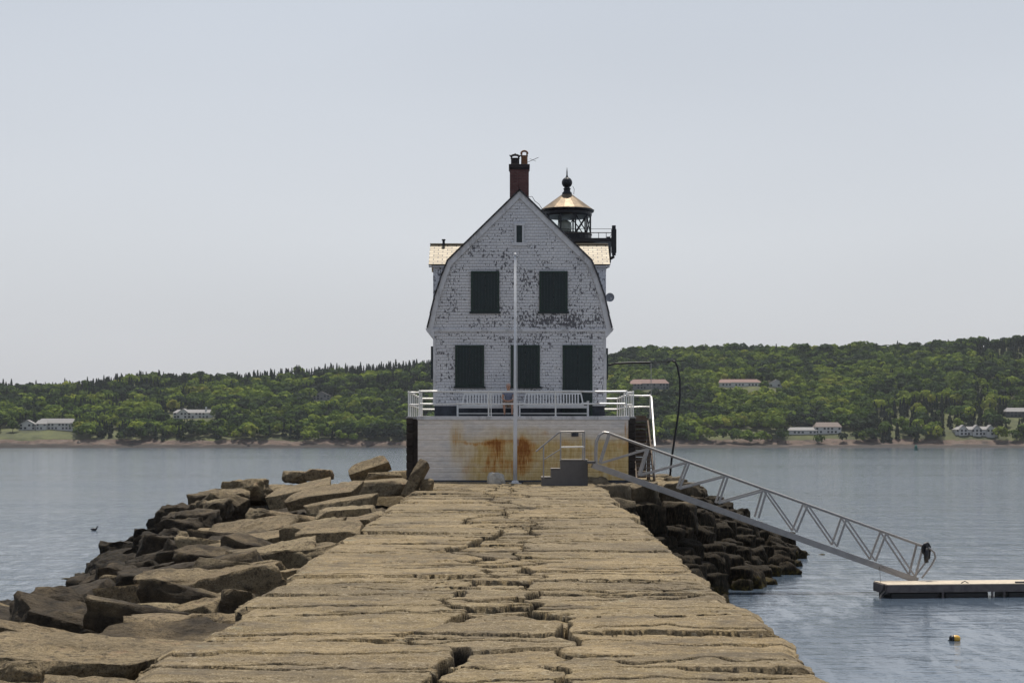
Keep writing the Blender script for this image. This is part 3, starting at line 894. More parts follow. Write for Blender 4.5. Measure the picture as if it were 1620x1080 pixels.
# ------------------------------------------------------------------ lighthouse pier (the block the lighthouse stands on)
DK = CZ + 1.08                       # deck level
pier = empty('pier', (0.4, 72, CZ-1.8))
tag(pier, 'block-shaped pier with a rust-stained white front that carries the lighthouse', 'pier')
def part(mb, name, m, par, **k):
    """a part modelled in world coordinates, kept under its thing"""
    o = mb.build(name, m, None, **k)
    if par:
        o.parent = par
        mw = Matrix.Translation(par.location) if par.parent is None else Matrix.Identity(4)
        if par.parent is None:
            o.matrix_parent_inverse = (Matrix.Translation(par.location) @ par.rotation_euler.to_matrix().to_4x4()).inverted()
        else:
            pass
    return o
def under(o, par):
    o.parent = par
    root = par
    while root.parent: root = root.parent
    if par is root:
        o.matrix_parent_inverse = (Matrix.Translation(root.location) @ root.rotation_euler.to_matrix().to_4x4()).inverted()
    return o

# front: boards, a fine grid so that stains can be laid on the wood
FX0, FX1, FZ0, FZ1 = X(661,72), X(994,72), CZ-2.35, Z(664,72)
nx_, nz_ = 300, 120
xs = np.linspace(FX0, FX1, nx_); zs = np.linspace(FZ0, FZ1, nz_)
XXf, ZZf = np.meshgrid(xs, zs, indexing='ij')
row = (ZZf-FZ0)/.235; fr = row-np.floor(row)
yy = 72 + np.where(fr < .09, .022, 0) - (vn(np.floor(row)*3.3, 0*XXf, 5))*.012 + (fbm(XXf*2, ZZf*14, 3, 6)-.5)*.012
pf = np_mesh('white_front', np.stack([XXf, yy, ZZf], -1).reshape(-1,3), grid_faces(nx_, nz_), M['planks'])
PX = 810 + XXf/72*F; PY = HY - (ZZf-CZ)/72*F
def blob(cx, cy, sx, sy, p=2): return np.exp(-(np.abs((PX-cx)/sx)**p + np.abs((PY-cy)/sy)**p))
w1_ = (fbm(XXf*2.2, ZZf*2.2, 4, 8)-.5)
wx_ = (fbm(XXf*1.5, ZZf*.8, 4, 9)-.5)*14
PX = PX + wx_; PY = PY + w1_*12
rust = (1.0*blob(784,703,12,9) + .85*blob(788,718,9,12) + .75*blob(775,728,4,14) + .6*blob(770,700,7,4) + .95*blob(830,702,16,8) + .95*blob(827,722,12,20)
        + 1.0*blob(828,716,10,6) + .30*blob(722,694,4,24,4) + .28*blob(728,690,3,10) + .35*blob(734,742,10,9) + .45*blob(812,700,26,3) + .38*blob(815,729,52,4,4)
        + .42*blob(890,703,16,7) + .3*blob(760,700,40,3) + .28*blob(850,712,30,4) + .34*blob(905,735,40,5,4) + .3*blob(795,735,30,5,4) + .5*blob(978,706,10,6) + .3*blob(800,683,12,7) + .35*blob(862,683,10,6) + .45*blob(992,688,4,26,4) + .3*blob(935,722,12,12)
        + .35*blob(803,742,45,7,4) + .3*blob(752,701,22,2.5,4) + .3*blob(968,735,14,12) + .4*blob(778,743,14,3))
yel = np.clip(1/(1+np.exp(-(PX-736)/7.0)) * 1/(1+np.exp(-(PY-694)/5.0)) + .55*blob(724,700,10,34,4) + .35*blob(825,684,55,10,4), 0, 1)
yel = yel*np.clip(.7+fbm(XXf*.9, ZZf*1.2, 3, 14), 0, 1)
for nm, arr in (('rust', rust), ('yellow', yel)):
    a = pf.data.attributes.new(nm, 'FLOAT', 'POINT'); a.data.foreach_set('value', np.clip(arr,0,1.2).astype(np.float32).ravel())
under(pf, pier)
part(MB().box(FX0+.03, FX1-.03, 72.03, 73.3, CZ-2.4, DK-.22), 'core', M['dark_pier'], pier)
part(MB().box(FX0-.04, FX1+.05, 71.96, 74.6, DK-.17, DK), 'deck_edge', M['trim'], pier, bevel=.015)
part(MB().box(FX0-.03, FX1+.03, 71.93, 72.02, CZ-2.3, CZ-1.72), 'footing', M['foundation'], pier)
part(MB().box(X(645,74), X(1003,74), 73.35, 84.6, CZ-2.4, DK-.11), 'stone_wall', M['dark_pier'], pier, bevel=.03)
part(MB().box(X(645,74)-.04, X(1003,74)+.04, 73.31, 84.66, DK-.105, DK-.004), 'deck', M['deck'], pier)
part(MB().box(X(904,72), X(915,72), 71.955, 71.99, Z(690,72), Z(682,72)), 'mooring_plate', M['foundation'], pier)
# vertical timbers and joints of the dark side walls
mb = MB()
for i in range(9):
    zz = CZ-1.9+i*.33
    for xa, xb_ in ((X(645,74)-.02, X(645,74)+.28), (X(1003,74)-.30, X(1003,74)+.02)):
        part(MB().box(xa, xb_, 73.30, 73.36, zz, zz+.28), 'corner_block', M['dark_pier'], pier, bevel=.02)


# ------------------------------------------------------------------ lighthouse
HYF = 74.5; SC = 2600/HYF
lh = empty('lighthouse', (0.344, HYF, DK))
tag(lh, 'lighthouse keeper house with flaking white shingles, gambrel gable and a lantern room behind', 'lighthouse')
xc = .344
def hz(py): return Z(py, HYF)
OUT = [(3.90, hz(650)), (3.90, hz(534)), (3.86, hz(523)), (4.20, hz(520)), (4.08, hz(500)), (3.90, hz(473)), (3.62, hz(443)), (3.30, hz(414)), (0, hz(301))]
def hw(z):
    pts = OUT
    if z <= pts[2][1]: return 3.90
    for (a, za), (b, zb) in zip(pts[3:-1], pts[4:]):
        if za <= z <= zb: return a+(b-a)*(z-za)/(zb-za)
    return 4.2 if z < pts[3][1] else 0
# siding courses, each lapping the one below
V=[]; Fc=[]; wear=[]
z = hz(642); crs = .137; nc = 46
rr = random.Random(3)
while z < hz(303):
    z1 = min(z+crs, hz(301.5))
    a0, a1 = hw(z+.001)-.02, max(.01, hw(z1)-.02)
    if z < hz(523) < z1: a0 = a1 = 3.9
    base = len(V)
    for i in range(nc+1):
        t = i/nc*2-1
        ph = rr.uniform(-.004,.004)
        V += [(xc+a0*t, HYF+.012, z), (xc+a0*t, HYF-.030+ph, z+.002), (xc+a1*t, HYF-.004, z1+.004)]
    for i in range(nc):
        q = base+i*3
        Fc += [(q, q+3, q+4, q+1), (q+1, q+4, q+5, q+2)]
    z = z1
V = np.array(V)
o = np_mesh('front_wall', V, np.array(Fc), M['siding'])
px_ = 810+V[:,0]*SC; py_ = HY-(V[:,2]-CZ)*SC
wv_ = np.zeros(len(V))
for cx, cy, sx, sy, k_ in ((865,507,48,12,1.5),(800,512,60,7,.8),(945,512,25,12,.8),(712,484,22,14,1.0),(700,505,18,8,.5),(835,450,24,28,.95),(925,450,24,40,.7),
                       (772,400,40,10,.75),(760,385,30,16,.6),(815,345,30,8,.4),(835,535,80,7,1.0),(795,545,40,9,.9),(880,545,14,10,.6),(700,552,20,6,.6),
                       (945,560,12,40,.5),(868,580,16,25,.4),(790,450,14,30,.45),(700,440,20,30,.3),(870,350,50,30,-1.6),(880,400,40,10,-.5),(735,580,60,60,-.25),(900,590,40,40,-.2)):
    wv_ += k_*np.exp(-(((px_-cx)/sx)**2+((py_-cy)/sy)**2))
a = o.data.attributes.new('wear', 'FLOAT', 'POINT'); a.data.foreach_set('value', (wv_-.12).astype(np.float32))
under(o, lh)
part(MB().box(xc-3.86, xc+3.86, HYF+.02, 81.5, DK-.002, hz(640)), 'foundation', M['foundation'], lh)
body = MB().prism([(xc+q, zq) for q, zq in [(3.88,hz(642)),(3.88,hz(523)),(4.12,hz(519)),(4.0,hz(500)),(3.82,hz(473)),(3.54,hz(443)),(3.22,hz(414)),(0,hz(304))]] +
                  [(xc-q, zq) for q, zq in [(3.22,hz(414)),(3.54,hz(443)),(3.82,hz(473)),(4.0,hz(500)),(4.12,hz(519)),(3.88,hz(523)),(3.88,hz(642))]], HYF+.015, 81.5)
ob = part(body, 'side_wall', M['siding'], lh)
# belt between the floors with its crown
part(MB().box(xc-4.0, xc+4.0, HYF-.10, HYF-.034, hz(524.5), hz(520.5)), 'belt_course', M['trim'], lh)
for s in (-1, 1):
    mb = MB()
    pr = [(xc+s*3.87, hz(536)), (xc+s*4.22, hz(523.5)), (xc+s*4.26, hz(519.5)), (xc+s*3.95, hz(519.5)), (xc+s*3.87, hz(522))]
    if s > 0: mb.prism(pr, HYF-.14, 81.6)
    else: mb.prism(pr[::-1], HYF-.14, 81.6)
    part(mb, 'cornice', M['trim'], lh)
# corner boards
for s in (-1, 1):
    x0 = xc+s*3.86-.06
    part(MB().box(x0, x0+.12, HYF-.05, HYF-.032, hz(641), hz(535)), 'corner_board', M['trim'], lh)
# rake boards along the gambrel, and the roof edge over them
rake = [(4.20, hz(520)), (4.06, hz(498)), (3.90, hz(473)), (3.62, hz(443)), (3.30, hz(414)), (0, hz(301))]
def offs(pts, dist):
    o_ = []
    for i, (a_, b_) in enumerate(pts):
        p0 = pts[max(0, i-1)]; p1 = pts[min(len(pts)-1, i+1)]
        tx, tz = p1[0]-p0[0], p1[1]-p0[1]; L = math.hypot(tx, tz)
        o_.append((a_ - tz/L*dist*1.0, b_ + tx/L*dist*1.0))
    # at the ridge the board ends on the centre line
    a_, b_ = pts[-1]; tx, tz = a_-pts[-2][0], b_-pts[-2][1]; L = math.hypot(tx, tz)
    o_[-1] = (0, b_ - dist*L/abs(tx))
    return o_
inn = offs(rake, .27)
mb = MB()
for s in (1, -1):
    for i in range(len(rake)-1):
        q = [(xc+s*rake[i][0], rake[i][1]), (xc+s*rake[i+1][0], rake[i+1][1]), (xc+s*inn[i+1][0], inn[i+1][1]), (xc+s*inn[i][0], inn[i][1])]
        mb.prism(q if s > 0 else q[::-1], HYF-.125, HYF-.036)
part(mb, 'rake_board', M['trim'], lh)

def roof_sheet(name, quad, m, par, thick=.07, root=None):
    me = bpy.data.meshes.new(name)
    q = [Vector(p) for p in quad]
    me.from_pydata([tuple(p) for p in q], [], [(0,1,2,3)]); me.update()
    uv = me.uv_layers.new(name='UVMap')
    e1 = (q[1]-q[0]); L1 = e1.length; e1.normalize(); nrm = e1.cross(q[3]-q[0]).normalized(); e2 = nrm.cross(e1)
    for i, p in enumerate(q):
        uv.data[i].uv = ((p-q[0]).dot(e1), (p-q[0]).dot(e2))
    me.materials.append(m)
    o = bpy.data.objects.new(name, me); COL.objects.link(o)
    if nrm.z < 0: me.flip_normals()
    sm = o.modifiers.new('thick', 'SOLIDIFY'); sm.thickness = thick; sm.offset = -1
    return under(o, par)
rf0 = None
for s in (1, -1):
    for i in range(len(rake)-1):
        a_, b_ = rake[i], rake[i+1]
        e_ = .05
        A_ = (xc+s*(a_[0]+.02), HYF-.19, a_[1]+e_); B_ = (xc+s*(b_[0]+.0), HYF-.19, b_[1]+e_)
        C_ = (B_[0], 81.7, B_[2]); D_ = (A_[0], 81.7, A_[2])
        roof_sheet('roof', [D_, A_, B_, C_] if s > 0 else [A_, D_, C_, B_], M['dark_roof'], lh)

# shutters over the windows, and the shuttered door
def shutter(x0, y0, x1, y1, name='window_shutter', sill=True):
    a, b, c, d = X(x0,HYF), X(x1,HYF), hz(y1), hz(y0)
    f = MB()
    f.box(a, a+.09, HYF-.10, HYF-.036, c, d); f.box(b-.09, b, HYF-.10, HYF-.036, c, d)
    f.box(a+.09, b-.09, HYF-.10, HYF-.036, d-.09, d); f.box(a+.09, b-.09, HYF-.10, HYF-.036, c, c+.08)
    fo = part(f, name, M['shutter_frame'], lh, bevel=.008)
    pn = MB()
    mid = (a+b)/2
    for p0, p1 in ((a+.092, mid-.004), (mid+.004, b-.092)):
        n = 4
        for k in range(n):
            q0 = p0+(p1-p0)*k/n; q1 = p0+(p1-p0)*(k+1)/n
            pn.box(q0+.0008, q1-.0008, HYF-.078, HYF-.04, c+.082, d-.092)
    under(pn.build('panel', M['shutter']), fo)
    for s_ in (a+.16, b-.16):
        for zz in (c+(d-c)*.2, c+(d-c)*.8):
            under(MB().box(s_-.015, s_+.015, HYF-.09, HYF-.079, zz-.09, zz+.09).build('hinge', M['shutter_frame']), fo)
    if sill:
        s_o = MB().box(a-.06, b+.06, HYF-.17, HYF-.036, c-.09, c-.003).build('sill', M['shutter']); under(s_o, fo)
    return fo
# sub-parts sit under parts whose own origin is the house origin
_under = under
for q in ((745,429,790,493),(853,429,898,493),(720,546,766,611),(808,546,854,611)): shutter(*q)
shutter(890,546,937,657.5,'door',False)
# the slit window of the attic
a, b, c, d = X(817,HYF), X(826,HYF), hz(384), hz(357)
vf = MB(); vf.box(a-.10, a, HYF-.09, HYF-.036, c, d); vf.box(b, b+.10, HYF-.09, HYF-.036, c, d); vf.box(a-.13, b+.13, HYF-.10, HYF-.036, d, d+.09); vf.box(a-.22, b+.22, HYF-.12, HYF-.036, c-.14, c)
vo = part(vf, 'attic_window', M['trim'], lh)
under(MB().box(a, b, HYF-.06, HYF-.036, c, d).build('pane', M['shutter']), vo)
# conduit up the wall and small things on the sides
part(MB().tube([(X(959,HYF), HYF+.2, hz(640)), (X(959,HYF), HYF+.2, hz(560))], .03, 8), 'conduit', M['trim'], lh)
part(MB().box(X(682,75.6), X(686,75.6), 75.4, 76.6, Z(600,75.6), Z(548,75.6)), 'side_shutter', M['shutter'], lh)
part(MB().box(X(957.5,75.6), X(961.5,75.6), 75.4, 76.6, Z(600,75.6), Z(551,75.6)), 'side_shutter', M['shutter'], lh)
# dormers
def dormer(s, xo_r, xo_w, xi):
    yr, yf, yb = 78.5, 76.9, 80.1
    zr, ze = Z(387, 78.5), Z(418, 76.9)
    wl = MB()
    w0, w1 = sorted((xo_w, xi))
    wl.box(w0, w1, yf+.15, yb-.15, CZ+5.9, ze-.02)
    prf = [(yf+.15, ze-.02), (yb-.15, ze-.02), (yr, zr-.12)]
    vs = [(w0, p, q) for p, q in prf] + [(w1, p, q) for p, q in prf]
    wl.add(vs, [(0,1,2),(5,4,3),(0,3,4,1),(1,4,5,2),(2,5,3,0)])
    o = part(wl, 'dormer', M['siding'], lh)
    r0, r1 = sorted((xo_r, xi))
    roof_sheet('roof', [(r0, yf, ze), (r1, yf, ze), (r1, yr, zr), (r0, yr, zr)], M['shingle_roof'], o, .06)
    roof_sheet('roof', [(r1, yb, ze), (r0, yb, ze), (r0, yr, zr), (r1, yr, zr)], M['shingle_roof'], o, .06)
    # fascia under the front eave and ridge cap
    _f = MB().box(r0+.01, r1-.01, yf+.02, yf+.14, ze-.13, ze-.065).build('fascia', M['trim']); under(_f, o)
    _c = MB().bar((r0-.01, yr, zr+.03), (r1, yr, zr+.03), .16, .05).build('ridge_cap', M['ridge_wood']); under(_c, o)
    return o
dormer(-1, X(678,76.9), X(685,76.9), xc-1.6)
dormer(1, X(965,76.9), X(959,76.9), xc+1.6)
part(MB().tube([(X(702,78.5), 78.4, Z(390,78.5)), (X(702,78.5), 78.4, Z(381,78.5))], .06, 10).tube([(X(702,78.5), 78.4, Z(381,78.5)), (X(702,78.5), 78.4, Z(379,78.5))], .09, 10), 'vent_pipe', M['black_metal'], lh)
# satellite dish
dsh = MB(); dc = Vector((X(964,76.4), 76.0, Z(471,76.2)))
prof = [(.02,-.0),(.10,.012),(.17,.035),(.205,.06)]
for k, (r_, y_) in enumerate(prof):
    for j in range(20):
        a_ = 2*math.pi*j/20; dsh.v.append((dc.x+r_*math.cos(a_), dc.y-y_, dc.z+r_*math.sin(a_)))
for k in range(3):
    for j in range(20): dsh.f.append((k*20+j, k*20+(j+1)%20, (k+1)*20+(j+1)%20, (k+1)*20+j))
dsh.f.append(tuple(range(20)))
dsh.tube([dc+Vector((0,-.02,0)), dc+Vector((.05,-.28,-.1))], .012, 6)
dsh.tube([dc+Vector((0,.03,0)), dc+Vector((-.12,.10,-.16)), dc+Vector((-.25,.6,-.16))], .022, 6)
part(dsh, 'satellite_dish', M['foundation'] if 0 else simple('grey_dish_paint', (.33,.34,.37), .5, 0, .1), lh)

# chimney
ch = MB().box(X(806.5,77), X(821,77)-.008, 76.6, 77.5, Z(330,77), Z(263,77)).box(X(821,77)+.008, X(836.5,77), 76.6, 77.5, Z(330,77), Z(263,77))
ch.box(X(821,77)-.008, X(821,77)+.008, 76.62, 77.48, Z(330,77), Z(264,77))
cho = part(ch, 'chimney', M['chimney_brick'], lh)
cp = MB().box(X(805,77), X(838,77), 76.55, 77.55, Z(268.5,77), Z(262,77)).box(X(806,77), X(837,77), 76.58, 77.52, Z(270.5,77), Z(268.6,77))
under(cp.build('chimney_cap', M['pot_dark'], bevel=.02), cho)
def pot(px, r_, ytop, m, crown):
    c_ = (X(px,77), 77.0, Z(262,77)); H_ = Z(ytop,77)-Z(262,77)
    p = MB().lathe([(r_*1.1,0),(r_*1.12,.06),(r_,.07),(r_*.97,H_*.62),(r_*1.1,H_*.66),(r_*1.1,H_*.70)], c_, 20)
    top = c_[2]+H_*.70
    for q in (-1, 1):
        for w_ in (-1, 1):
            p.bar((c_[0]+q*r_*.8, 77+w_*r_*.55, top-.01), (c_[0]+q*r_*.8, 77+w_*r_*.55, top+H_*.26), .07, .07)
    arc = [(c_[0]+r_*1.02*math.cos(t_), 77, top+H_*.14+H_*.2*math.sin(t_)) for t_ in [math.pi*i/10 for i in range(11)]]
    for w_ in (-.5, .5):
        p.tube([(x_, y_+w_*r_, z_) for x_, y_, z_ in arc], .035, 6)
    if crown:
        for q in (-1, 1): p.bar((c_[0]+q*r_*.9, 77, top+H_*.15), (c_[0]+q*r_*1.3, 77, top+H_*.34), .05, .05)
        p.bar((c_[0], 77, top+H_*.3), (c_[0], 77, top+H_*.5), .06, .06)
    return under(p.build('chimney_pot', m, smooth=False), cho)
pot(815, .20, 246, M['pot_dark'], True)
pot(829.5, .155, 240, M['chimney_pot'], False)
an = MB().tube([(X(834,77), 77.2, Z(256,77)), (X(852,77), 77.2, Z(248,77))], .012, 5).tube([(X(838,77), 77.2, Z(250,77)), (X(848,77), 77.2, Z(254,77))], .008, 5)
under(an.build('antenna', M['black_metal']), cho)
cb = MB().tube([(X(833,77), 76.9, Z(312,77)), (X(842,77), 77, Z(311,77)), (X(846,77), 77, Z(318,77)), (X(853,77), 78, Z(318,77)), (X(862,77), 79.5, Z(327,78))], .014, 5)
part(cb, 'cable', M['black_rubber'], lh)

# tower and lantern behind the house
TX, TY = X(897, 82), 82.0
part(MB().box(TX-1.35, TX+1.35, TY-1.35, TY+1.35, DK-.003, Z(391,82)), 'tower', M['tower_brick'], lh)
gl = MB().box(TX-2.2, TX+2.2, TY-2.2, TY+2.2, Z(391,82)+.003, Z(385,82))
for q in (-1, 1):
    for w_ in (-1, 1):
        px0 = TX+q*2.2
        gl.box(px0-.09, px0+.09, TY+w_*2.2-.09, TY+w_*2.2+.09, Z(412,82), Z(366,82))
        gl.box(px0-.12, px0+.12, TY+w_*2.2-.12, TY+w_*2.2+.12, Z(408,82), Z(372,82))
        gl.tube([(px0, TY+w_*2.2, Z(414,82)), (px0-q*.9, TY+w_*1.3, Z(428,82))], .07, 6)
gal = part(gl, 'gallery', M['black_metal'], lh)
rl = MB()
for (a0, b0), (a1, b1) in (((-1,-1),(1,-1)),((1,-1),(1,1)),((1,1),(-1,1)),((-1,1),(-1,-1))):
    A_ = Vector((TX+a0*2.2, TY+b0*2.2, 0)); B_ = Vector((TX+a1*2.2, TY+b1*2.2, 0))
    for yy_, r_ in ((371,.012),(377,.022)):
        rl.tube([A_+Vector((0,0,Z(yy_,82))), B_+Vector((0,0,Z(yy_,82)))], r_, 6)
    for k in range(13):
        p = A_.lerp(B_, k/12); rl.tube([p+Vector((0,0,Z(386,82))), p+Vector((0,0,Z(377,82)))], .016, 5)
under(rl.build('gallery_railing', M['black_metal']), gal)
lt = MB().lathe([(1.20,Z(385,82)),(1.22,Z(383,82)),(1.20,Z(382,82)),(1.20,Z(373,82)),(1.25,Z(372.5,82)),(1.25,Z(371,82)),(1.0,Z(371,82))], (TX,TY,0), 24)
lan = part(lt, 'lantern_room', M['black_metal'], lh)
zb0, zt0 = Z(371,82), Z(343,82)
ang = [R(-107+36*k) for k in range(10)]
crn = [Vector((TX+1.17*math.cos(a_), TY+1.17*math.sin(a_), 0)) for a_ in ang]
for k in range(10):
    under(MB().bar(crn[k]+Vector((0,0,zb0)), crn[k]+Vector((0,0,zt0)), .075, .075).build('glazing_bar', M['black_metal']), lan)
for k in (1, 2, 4, 5, 7, 8):
    xb = MB()
    p, q = crn[k], crn[(k+1)%10]
    xb.tube([p+Vector((0,0,zb0)), q+Vector((0,0,zt0))], .028, 6); xb.tube([q+Vector((0,0,zb0)), p+Vector((0,0,zt0))], .028, 6)
    under(xb.build('diagonal_bar', M['black_metal']), lan)
for k in range(10):
    p, q = crn[k]*1, crn[(k+1)%10]*1
    t_ = (q-p).normalized(); n_ = Vector((t_.y, -t_.x, 0))*.004
    g_ = MB().add([p+t_*.04+Vector((0,0,zb0))-n_, q-t_*.04+Vector((0,0,zb0))-n_, q-t_*.04+Vector((0,0,zt0))-n_, p+t_*.04+Vector((0,0,zt0))-n_,
                   p+t_*.04+Vector((0,0,zb0))+n_, q-t_*.04+Vector((0,0,zb0))+n_, q-t_*.04+Vector((0,0,zt0))+n_, p+t_*.04+Vector((0,0,zt0))+n_],
                  [(3,2,1,0),(4,5,6,7),(0,1,5,4),(1,2,6,5),(2,3,7,6),(3,0,4,7)])
    under(g_.build('glass_pane', M['glass']), lan)
lx_ = TX-.12
ln = MB().lathe([(.15,Z(371,82)),(.2,Z(369,82)),(.34,Z(367,82)),(.36,Z(360,82)),(.34,Z(354,82)),(.24,Z(350,82)),(.1,Z(348,82))], (lx_,TY,0), 20)
under(ln.build('beacon_lens', M['lens'], smooth=True), lan)
lr = MB().lathe([(1.20,Z(343.5,82)),(1.24,Z(341,82)),(1.24,Z(337,82)),(1.34,Z(335.5,82)),(1.36,Z(333,82)),(1.30,Z(333,82)-.01)], (TX,TY,0), 32)
under(lr.build('roof_fascia', M['black_metal']), lan)
cn = MB().lathe([(1.34,Z(333,82)+.005),(1.31,Z(332,82)),(.22,Z(307,82)),(.1,Z(305.5,82))], (TX,TY,0), 16, a0=R(-98))
under(cn.build('lantern_roof', M['cone']), lan)
zB = Z(289,82)
bp = [(.26,Z(309,82)),(.24,Z(305,82)),(.17,Z(303,82)),(.16,Z(300,82)),(.2,Z(299,82)),(.13,Z(297,82))]
bp += [(.265*math.sin(t_), zB-.265*math.cos(t_)) for t_ in [math.pi*(.18+.66*i/12) for i in range(13)]]
bp += [(.06,Z(280,82)),(.035,Z(277,82)),(.03,Z(272,82)),(.008,Z(265,82))]
under(MB().lathe(bp, (TX,TY,0), 24).build('finial', M['black_metal'], smooth=True), lan)
part(MB().tube([(TX+.28,TY-.1,Z(295,82)),(TX+.36,TY-.1,Z(300,82)),(TX+.33,TY-.1,Z(308,82))], .012, 5), 'lightning_wire', M['black_metal'], lh)

# ------------------------------------------------------------------ railing round the deck
rail = empty('deck_railing', (0.4, 72.1, DK))
tag(rail, 'white pipe railing around the deck of the lighthouse pier', 'railing')
def post(x, y, h=1.08, r_=.032, cap=True):
    p = MB().tube([(x,y,DK-.02),(x,y,DK+h)], r_, 10)
    p.lathe([(r_*2.0,0),(r_*2.0,.02),(r_,.025)], (x,y,DK), 10)
    if cap: p.lathe([(r_*.9,-.02),(r_*1.5,.0),(r_*1.5,.04),(.005,.06)], (x,y,DK+h), 10)
    part(p, 'post', M['white_metal'], rail, smooth=False)
xL_, xR_ = X(664,72.1), X(991,72.1); xl2, xr2 = X(646,74)+.05, X(1002,74)-.05
fr_posts = [664, 773, 879, 991]
for q in fr_posts: post(X(q,72.1), 72.1)
post(X(777,72.1), 72.1, 1.0, .022, False); post(X(667.5,72.1), 72.1, 1.04, .02, False)
sp = []
for yy_ in (73.45, 74.7, 76.2, 77.7, 79.3, 81, 82.6, 84.4):
    post(xl2, yy_); post(xr2, yy_)
for x_ in (-3.0, -1.2, .6, 2.4, 4.0): post(x_, 84.4)
post(xL_, 73.45); post(xR_, 73.45); post(X(1029,78.8), 78.9)
def railbar(pts, name='rail'):
    for hh, r_ in ((1.08,.044),(.54,.036)):
        q = []
        for i, (x,y) in enumerate(pts):
            q.append((x,y,DK+hh))
        # slightly bent pipe
        z_ = []
        for i in range(len(q)-1):
            a_, b_ = Vector(q[i]), Vector(q[i+1])
            for k in range(6):
                t_ = k/6; p = a_.lerp(b_, t_); p.z += (math.sin((t_+hh)*math.pi*2)*.010 if i % 2 == 0 else -.008*math.sin(t_*math.pi)); z_.append(p)
        z_.append(Vector(q[-1]))
        part(MB().tube(z_, r_, 10), name, M['white_metal'], rail)
railbar([(X(q,72.1),72.1) for q in fr_posts])
railbar([(xL_,72.1),(xL_,73.45),(xl2,73.45),(xl2,84.4)])
railbar([(xR_,72.1),(xR_,73.45),(xr2,73.45),(xr2,77.6)])
railbar([(xr2,79.6),(xr2,84.4)]); railbar([(xl2,84.4),(xr2,84.4)])
railbar([(xr2,78.9),(X(1029,78.8),78.9)])

# ------------------------------------------------------------------ wooden stair on the right side of the pier
st = empty('wooden_stair', (X(1018,75), 74, CZ-1.8))
tag(st, 'steep weathered wooden stair with a white handrail up the right side of the pier', 'stair')
sx0, sx1 = X(1004,75), X(1032,75)
n_ = 15; y_t, y_b = 77.6, 73.9; z_t, z_b = DK-.12, CZ-1.75
for i in range(n_):
    t_ = (i+1)/n_
    y_ = y_b+(y_t-y_b)*t_; z_ = z_b+(z_t-z_b)*t_
    part(MB().box(sx0+.05, sx1-.05, y_-.27, y_+.02, z_-.045, z_), 'tread', M['float_wood'], st)
part(MB().bar((sx0, y_b-.1, z_b-.1), (sx0, y_t, z_t-.1), .07, .3).bar((sx1, y_b-.1, z_b-.1), (sx1, y_t, z_t-.1), .07, .3), 'stringer', M['stair_wood'], st)
rb = MB()
for i in range(9): rb.box(sx0+.04, sx1-.04, 77.9, 77.98, z_b+i*.33, z_b+i*.33+.3)
part(rb, 'back_boards', M['stair_wood'], st)
part(MB().box(sx0-.0, sx1+.05, 77.62, 79.3, DK-.11, DK-.005), 'landing', M['stair_wood'], st)
part(MB().tube([(X(1029,78.7),78.7,DK+1.06),(X(1030,78),77.8,DK+.98),(X(1036,74),74.0,Z(706,74))], .045, 10), 'handrail', M['white_metal'], st)
part(MB().tube([(X(1036,74),74.0,Z(706,74)),(X(1036,74),74.0,CZ-1.85)], .025, 8), 'post', M['white_metal'], st)
part(MB().box(sx1-.04, sx1+.12, 77.5, 77.66, CZ-2, DK-.1), 'corner_timber', M['stair_wood'], st)

# thin mast, boom and hanging cable
mast = MB().tube([(X(1030,78.6),78.6,DK-.1),(X(1030,78.6),78.6,Z(573,78.6))], .018, 6)
tag(mast.build('mast', M['aluminium']), 'thin upright mast rising from the stair landing corner', 'mast')
bm_ = MB().tube([(X(958,77),77,Z(578.5,77)),(X(975,77),77,Z(575,77)),(X(996,77),77,Z(574,77)),(X(1029,77),77,Z(573.5,77))], .05, 8).tube([(X(1029,77),77,Z(573.5,77)),(X(1070,77),77,Z(571,77)),(X(1086,77),77,Z(570,77))], .02, 6)
tag(bm_.build('boom', M['black_rubber']), 'dark horizontal boom reaching out from the right wall of the lighthouse', 'boom')
cbp = [(1064,571),(1068,572),(1072,580),(1075.5,600),(1076,625),(1073,655),(1068,690),(1063,722),(1060,752)]
tag(MB().tube([P(a_,b_,77) for a_,b_ in cbp], .05, 8).build('hanging_cable', M['black_rubber'], smooth=True), 'thick black cable hanging from the boom down to the rocks right of the stair', 'cable')

